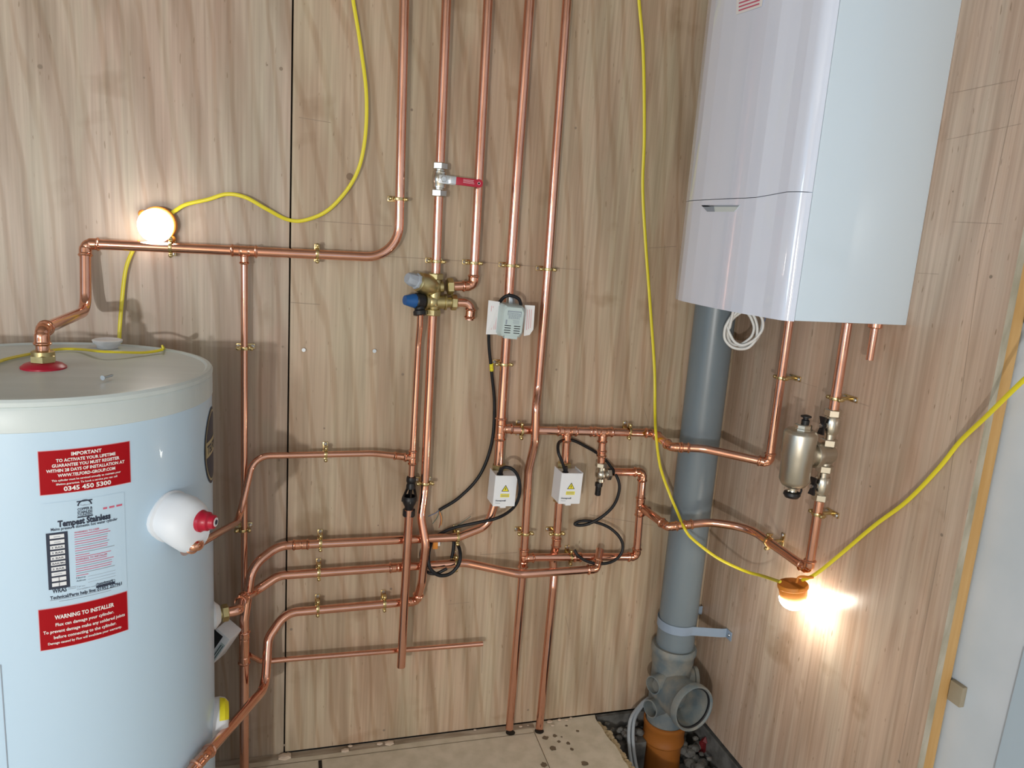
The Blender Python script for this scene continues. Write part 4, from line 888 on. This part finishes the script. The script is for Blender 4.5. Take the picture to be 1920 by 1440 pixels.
# ---------------------------------------------------------------- soil stack in the corner
SX, SY = 1.098, -.069
sp_ = tag(link('soil_pipe', (lambda bm: (lathe(bm, [(.0545, .20), (.0545, 2.44)], (SX, SY, 0), Z, 48), bm)[1])(bmesh.new()), 'soilgrey'), 'thick grey plastic soil pipe standing in the room corner', 'soil pipe')
zb = yy(1290, 1186, -.13).z
stp = thing('pipe_bracket', 'pale blue-grey strap holding the soil pipe to the right wall', 'bracket', (XC, -.10, zb))
bm = bmesh.new(); n = 30; inner = []; outer = []
path_ = [V((XC-.004, -.150, zb)), V((XC-.02, -.148, zb)), V((SX+.02, SY-.0565, zb))]
for k in range(19):
    a = math.radians(-75-k*205/18); path_.append(V((SX+.0575*math.cos(a), SY+.0575*math.sin(a), zb)))
path_.append(V((XC-.004, SY+.052, zb)))
rows = []
for i, p in enumerate(path_):
    t = (path_[min(i+1, len(path_)-1)]-path_[max(i-1, 0)]).normalized(); nn = t.cross(Z)
    rows.append([bm.verts.new(p+nn*a+Z*b) for a, b in ((-.001, -.013), (.001, -.013), (.001, .013), (-.001, .013))])
for A, B in zip(rows, rows[1:]):
    for k in range(4): bm.faces.new((A[k], A[(k+1) % 4], B[(k+1) % 4], B[k]))
bm.faces.new(rows[0]); bm.faces.new(rows[-1][::-1])
link('strap', bm, 'strapgrey', stp)
bm = bmesh.new(); box(bm, (XC-.004, -.175, zb-.013), (XC-.001, -.146, zb+.013), 0, .001); link('fixing_tab', bm, 'strapgrey', stp)
bm = bmesh.new(); lathe(bm, [(.005, 0), (.004, .002), (0, .003)], (XC-.004, -.163, zb), -X, 12); link('screw', bm, 'steel', stp)
br = thing('soil_branch', 'dusty grey soil branch fitting with a big open socket and two small bosses', 'pipe fitting', (SX, SY-.01, 0))
zt_ = yy(1268, 1232, -.13).z
bm = bmesh.new(); lathe(bm, [(.0555, zt_+.004), (.061, zt_+.006), (.0655, zt_-.002), (.0655, zt_-.014), (.061, zt_-.022), (.0605, zt_-.045), (.057, zt_-.060), (.0565, .03), (.0565, .0), (.055, -.03)], (SX-.004, SY-.004, 0), Z, 48)
link('body', bm, 'soildusty', br)
od = V((.17, -1, .06)).normalized(); oc = yy(1301, 1329, -.21); ob = oc-od*.13
bm = bmesh.new(); lathe(bm, [(.050, 0), (.054, .05), (.060, .085), (.0635, .108), (.067, .112), (.0670, .118), (.0670, .128), (.0650, .133), (.0620, .133), (.0590, .130), (.0575, .124), (.0575, .05), (.050, .02), (.03, .012), (0, .010)], ob, od, 48, cap=False)
link('access_socket', bm, 'soildusty', br)
bm = bmesh.new(); lathe(bm, [(.0585, .1285), (.0555, .1265), (.0555, .122), (.0585, .121)], ob, od, 48, cap=False); link('rubber_seal', bm, 'black', br)
for px, py, sR in ((1224, 1285, .026), (1219, 1329, .026)):
    e_ = yy(px, py, -.115); bd = V((-.93, -.36, .03)).normalized(); b_ = e_-bd*.055
    bm = bmesh.new(); lathe(bm, [(sR+.004, 0), (sR+.001, .020), (sR, .030), (sR, .055), (sR-.003, .0555), (sR-.003, .01), (0, .009)], b_, bd, 32, cap=False); link('boss_socket', bm, 'soildusty', br)
bm = bmesh.new(); lathe(bm, [(.030, 0), (.030, .05), (.034, .052), (.034, .062), (.028, .063)], (SX+.01, SY-.01, zt_-.10), V((1, -.25, 0)), 28); link('boss_socket', bm, 'soildusty', br)
dp = thing('drain_pipe', 'orange-brown drain pipe below the soil branch going into the floor hole', 'drain pipe', (SX, SY-.01, -.2))
bm = bmesh.new(); lathe(bm, [(.0585, .0), (.0635, -.002), (.0635, -.014), (.061, -.018), (.060, -.05), (.0625, -.056), (.0625, -.062), (.057, -.068)], (SX-.004, SY-.004, .012), Z, 44, cap=False); link('collar', bm, 'terracotta', dp)
bm = bmesh.new(); sweep(bm, smoothpath([V((SX-.004, SY-.004, -.04)), V((SX-.004, SY-.006, -.13)), V((SX+.004, SY-.015, -.20)), V((SX+.04, SY-.04, -.27)), V((SX+.08, SY-.06, -.31))]), .056, 36); link('bend', bm, 'terracotta', dp)
# things in the hole
for k, dx in enumerate((0, .013)):
    cable('conduit_cable', 'thick grey cable rising out of the floor hole, %s one' % ('left' if k == 0 else 'right'), [V((.985+dx, -.30, -.295)), V((.975+dx, -.19, -.16)), V((.965+dx, -.12, -.06)), V((.985+dx, -.06, .005)), V((1.03+dx*.6, -.03, .035)), V((1.06, -.022, .05))], .0055, 'cable_grey', group='grey cables in the hole')
bm = bmesh.new(); random.seed(9)
for k in range(60):
    ball(bm, (random.uniform(.91, 1.02), random.uniform(-.075, -.02), random.uniform(-.055, -.02)), random.uniform(.006, .012), 0, (1, random.uniform(.7, 1), .7), 7)
for k in range(60): ball(bm, (random.uniform(1.15, 1.205), random.uniform(-.3, -.02), -.06+random.uniform(-.25, .0)*.3), random.uniform(.008, .02), 0, (1, 1, .7), 7)
box(bm, (.90, -.09, -.30), (1.03, -.012, -.045), 0)
tag(link('gravel', bm, 'stone', smooth=False), 'grey gravel and stones at the edge of the floor hole', 'gravel', kind='stuff')
bm = bmesh.new(); c = zz(1321, 1396, -.06); obox(bm, c, (V((.9, .3, .2)).normalized(), V((-.3, .9, 0)).normalized(), V((0, .1, 1)).normalized()), (-.018, -.006, -.02), (.018, .006, .016), 0, .002); lathe(bm, [(.012, 0), (.001, .014)], c+Z*.012, Z, 5)
tag(link('red_scrap', bm, 'redscrap'), 'small dark red plastic scrap lying in the hole behind the drain', 'scrap')
bm = bmesh.new(); random.seed(12)
for px, py, s in ((647, 1407, .010), (656, 1394, .006), (712, 1394, .008), (730, 1393, .012), (540, 1412, .007), (890, 1367, .004), (1030, 1352, .008), (1048, 1347, .006), (1036, 1360, .005), (976, 1362, .005), (1070, 1345, .004), (1062, 1350, .005), (990, 1360, .003), (534, 1395, .016), (532, 1382, .010)):
    c = zz(px, py, .003); c.y = min(c.y, -s-.002); ball(bm, c, s, 0, (1.2, .9, .35), 6)
tag(link('plaster_debris', bm, 'chips', smooth=False), 'pale plaster crumbs scattered on the floor along the wall foot', 'debris', kind='stuff')

# ---------------------------------------------------------------- festoon lamps and yellow cable
lc = bw(292, 424, .035); l1 = thing('festoon_lamp', 'lit white globe lamp resting on the horizontal pipe at the left', 'lamp', lc, 'festoon lamps')
ld1 = V((-.12, -1, .03)).normalized()
bm = bmesh.new(); lathe(bm, [(.036, 0), (.038, .006), (.0375, .018), (.035, .020)], V((lc.x+.004, -.004, lc.z+.004)), ld1, 32); ball(bm, V((lc.x-.028, -.02, lc.z+.024)), .009); ball(bm, V((lc.x+.03, -.02, lc.z-.026)), .008); link('lamp_base', bm, 'orange', l1)
bm = bmesh.new(); lathe(bm, [(.0345, .020)]+[(.0365*math.cos(t), .026+.034*math.sin(t)) for t in [i*math.pi/2/9 for i in range(10)]], V((lc.x+.002, -.004, lc.z)), ld1, 36); link('globe', bm, 'glow1', l1)
p2 = rw(1484, 1110, .072); l2 = thing('festoon_lamp', 'lit lamp with orange-yellow base hanging low near the right wall', 'lamp', p2, 'festoon lamps')
ad = V((.14, -.10, -1)).normalized(); o2 = p2+Z*.022
ax2 = frame(ad)
bm = bmesh.new(); lathe(bm, [(.033, 0), (.035, .003), (.035, .009), (.0325, .011), (.0305, .034), (.029, .036)], o2, ad, 32); obox(bm, o2, ax2, (-.036, -.010, .000), (.036, .010, .006), 0, .003); link('lamp_base', bm, 'orange', l2)
bm = bmesh.new(); lathe(bm, [(.0300, .034)]+[(.0325*math.cos(t), .036+.028*math.sin(t)) for t in [i*math.pi/2/9 for i in range(10)]], o2, ad, 36); link('globe', bm, 'glow2', l2)
bm = bmesh.new(); sweep(bm, smoothpath([o2+V((.01, 0, 0)), o2+V((.018, .002, .014)), b4+V((0, -.014, -.012)), b4+V((.006, -.004, -.016))]), .003, 8); link('hanging_hook', bm, 'orange', l2)
YC = 'yellow festoon cable '
cable('festoon_cable', YC+'hanging at the upper left from the top edge to the lit globe', [bw(655, -60, .012), bw(662, 0, .012), bw(675, 80, .014), bw(687, 180, .02), bw(683, 270, .022), bw(664, 335, .018), bw(620, 390, .012), bw(575, 412, .008), bw(540, 412, .008), bw(500, 392, .02), bw(460, 370, .024), bw(425, 364, .02), bw(390, 374, .012), bw(350, 383, .010), bw(330, 394, .012), bw(316, 404, .016)], .0042, 'cable_yellow', flat=.6, group='yellow festoon cable lengths')
ct = 1.1115
cable('festoon_cable', YC+'dropping behind the cylinder and looping across its lid', [bw(262, 452, .012), bw(248, 472, .010), bw(236, 505, .012), bw(229, 560, .012), bw(224, 640, .02), V((-.345, -.035, 1.06)), V((-.30, -.045, 1.05)), V((-.262, -.060, 1.085)), zz(305, 650, 1.118), zz(302, 656, ct), zz(270, 661, ct), zz(220, 660, ct+.008), zz(190, 659, ct+.008), zz(150, 655, ct), zz(110, 655, ct), zz(60, 663, ct), zz(0, 677, ct), zz(-40, 700, ct), V((-.60, -.50, ct-.01)), V((-.69, -.55, .98)), V((-.70, -.58, .6))], .0042, 'cable_yellow', flat=.6, group='yellow festoon cable lengths')
cable('festoon_cable', YC+'hanging down the middle board and across to the low lamp', [bw(1196, -60, .012), bw(1198, 0, .012), bw(1206, 100, .012), bw(1208, 250, .012), bw(1205, 350, .010), bw(1210, 450, .014), bw(1218, 560, .012), bw(1227, 690, .012), bw(1228, 770, .035), bw(1230, 815, .085), bw(1238, 875, .085), bw(1255, 925, .10), bw(1270, 960, .13), bw(1284, 992, .182), bw(1300, 1012, .182), yy(1345, 1046, -.22), yy(1395, 1070, -.27), yy(1430, 1080, -.34), o2+V((-.032, .004, .004))], .0042, 'cable_yellow', flat=.6, group='yellow festoon cable lengths')
cable('festoon_cable', YC+'rising from the low lamp across the right board to the photo edge', [o2+V((.024, 0, .006)), rw(1530, 1076, .035), rw(1575, 1040, .02), rw(1640, 985, .012), rw(1700, 940, .012), rw(1760, 878, .012), rw(1800, 828, .012), rw(1850, 780, .03), rw(1920, 712, .05), rw(1990, 650, .06)], .0042, 'cable_yellow', flat=.6, group='yellow festoon cable lengths')
# loose screws
def screw(label, p, d, ln=.03, r=.0022):
    t = thing('screw', label, 'screw', p); x, y, z = frame(d)
    bm = bmesh.new(); prof = [(r*.3, 0)]; k = 0
    while k*.0018 < ln-.004: prof += [(r*.75, .003+k*.0018), (r, .0038+k*.0018)]; k += 1
    lathe(bm, prof+[(r*.8, ln)], p, d, 10); link('thread', bm, 'steel', t)
    bm = bmesh.new(); lathe(bm, [(r*.8, ln-.001), (r*2, ln+.0018), (r*1.9, ln+.0024), (0, ln+.0024)], p, d, 12); link('head', bm, 'steel', t)
screw('loose zinc screw lying on the cylinder lid', zz(212, 703, 1.112), zz(187, 710, 1.112)-zz(212, 703, 1.112), .026)
screw('steel screw part driven in the plywood, left of the two below the horizontal pipe', bw(569, 653, -.02), NB, .024, .0024)
screw('steel screw part driven in the plywood, right of the two below the horizontal pipe', bw(700, 655, -.02), NB, .024, .0024)
# battens on the outer wall
oxw = XC+.058
def ow(px, py): 
    d = ray(px, py); return CAM+d*((oxw-CAM.x)/d.x)
a = ow(1882, 560); b = ow(1925, 600)
bm = bmesh.new(); box(bm, (oxw-.012, -1.3, min(a.z, b.z)-.006), (oxw-.0005, RE+.002, max(a.z, b.z)+.006), 0, .001); tag(link('wood_batten', bm, 'batten'), 'grey weathered batten across the white board beside the stud', 'batten', 'timber offcuts')
a = ow(1758, 1250); bm = bmesh.new(); z0 = ow(1766, 1296).z; box(bm, (oxw-.012, RE-.025, z0), (oxw-.0005, RE+.004, a.z), 0, .001); tag(link('wood_block', bm, 'batten'), 'small timber block low beside the stud', 'batten', 'timber offcuts')
a = ow(1922, 1250); bm = bmesh.new()
q = [ow(1925, 1215), ow(1868, 1445), ow(2100, 1600), ow(2150, 1215)]
f_ = bm.faces.new([bm.verts.new(p+V((-.006, 0, 0))) for p in q]); g = bmesh.ops.extrude_face_region(bm, geom=[f_]); bmesh.ops.translate(bm, vec=(.0055, 0, 0), verts=[v for v in g['geom'] if isinstance(v, bmesh.types.BMVert)])
tag(link('board_sheet', bm, 'bluesheet', smooth=False), 'pale blue sheet edge leaning on the white board at the lower right', 'board')
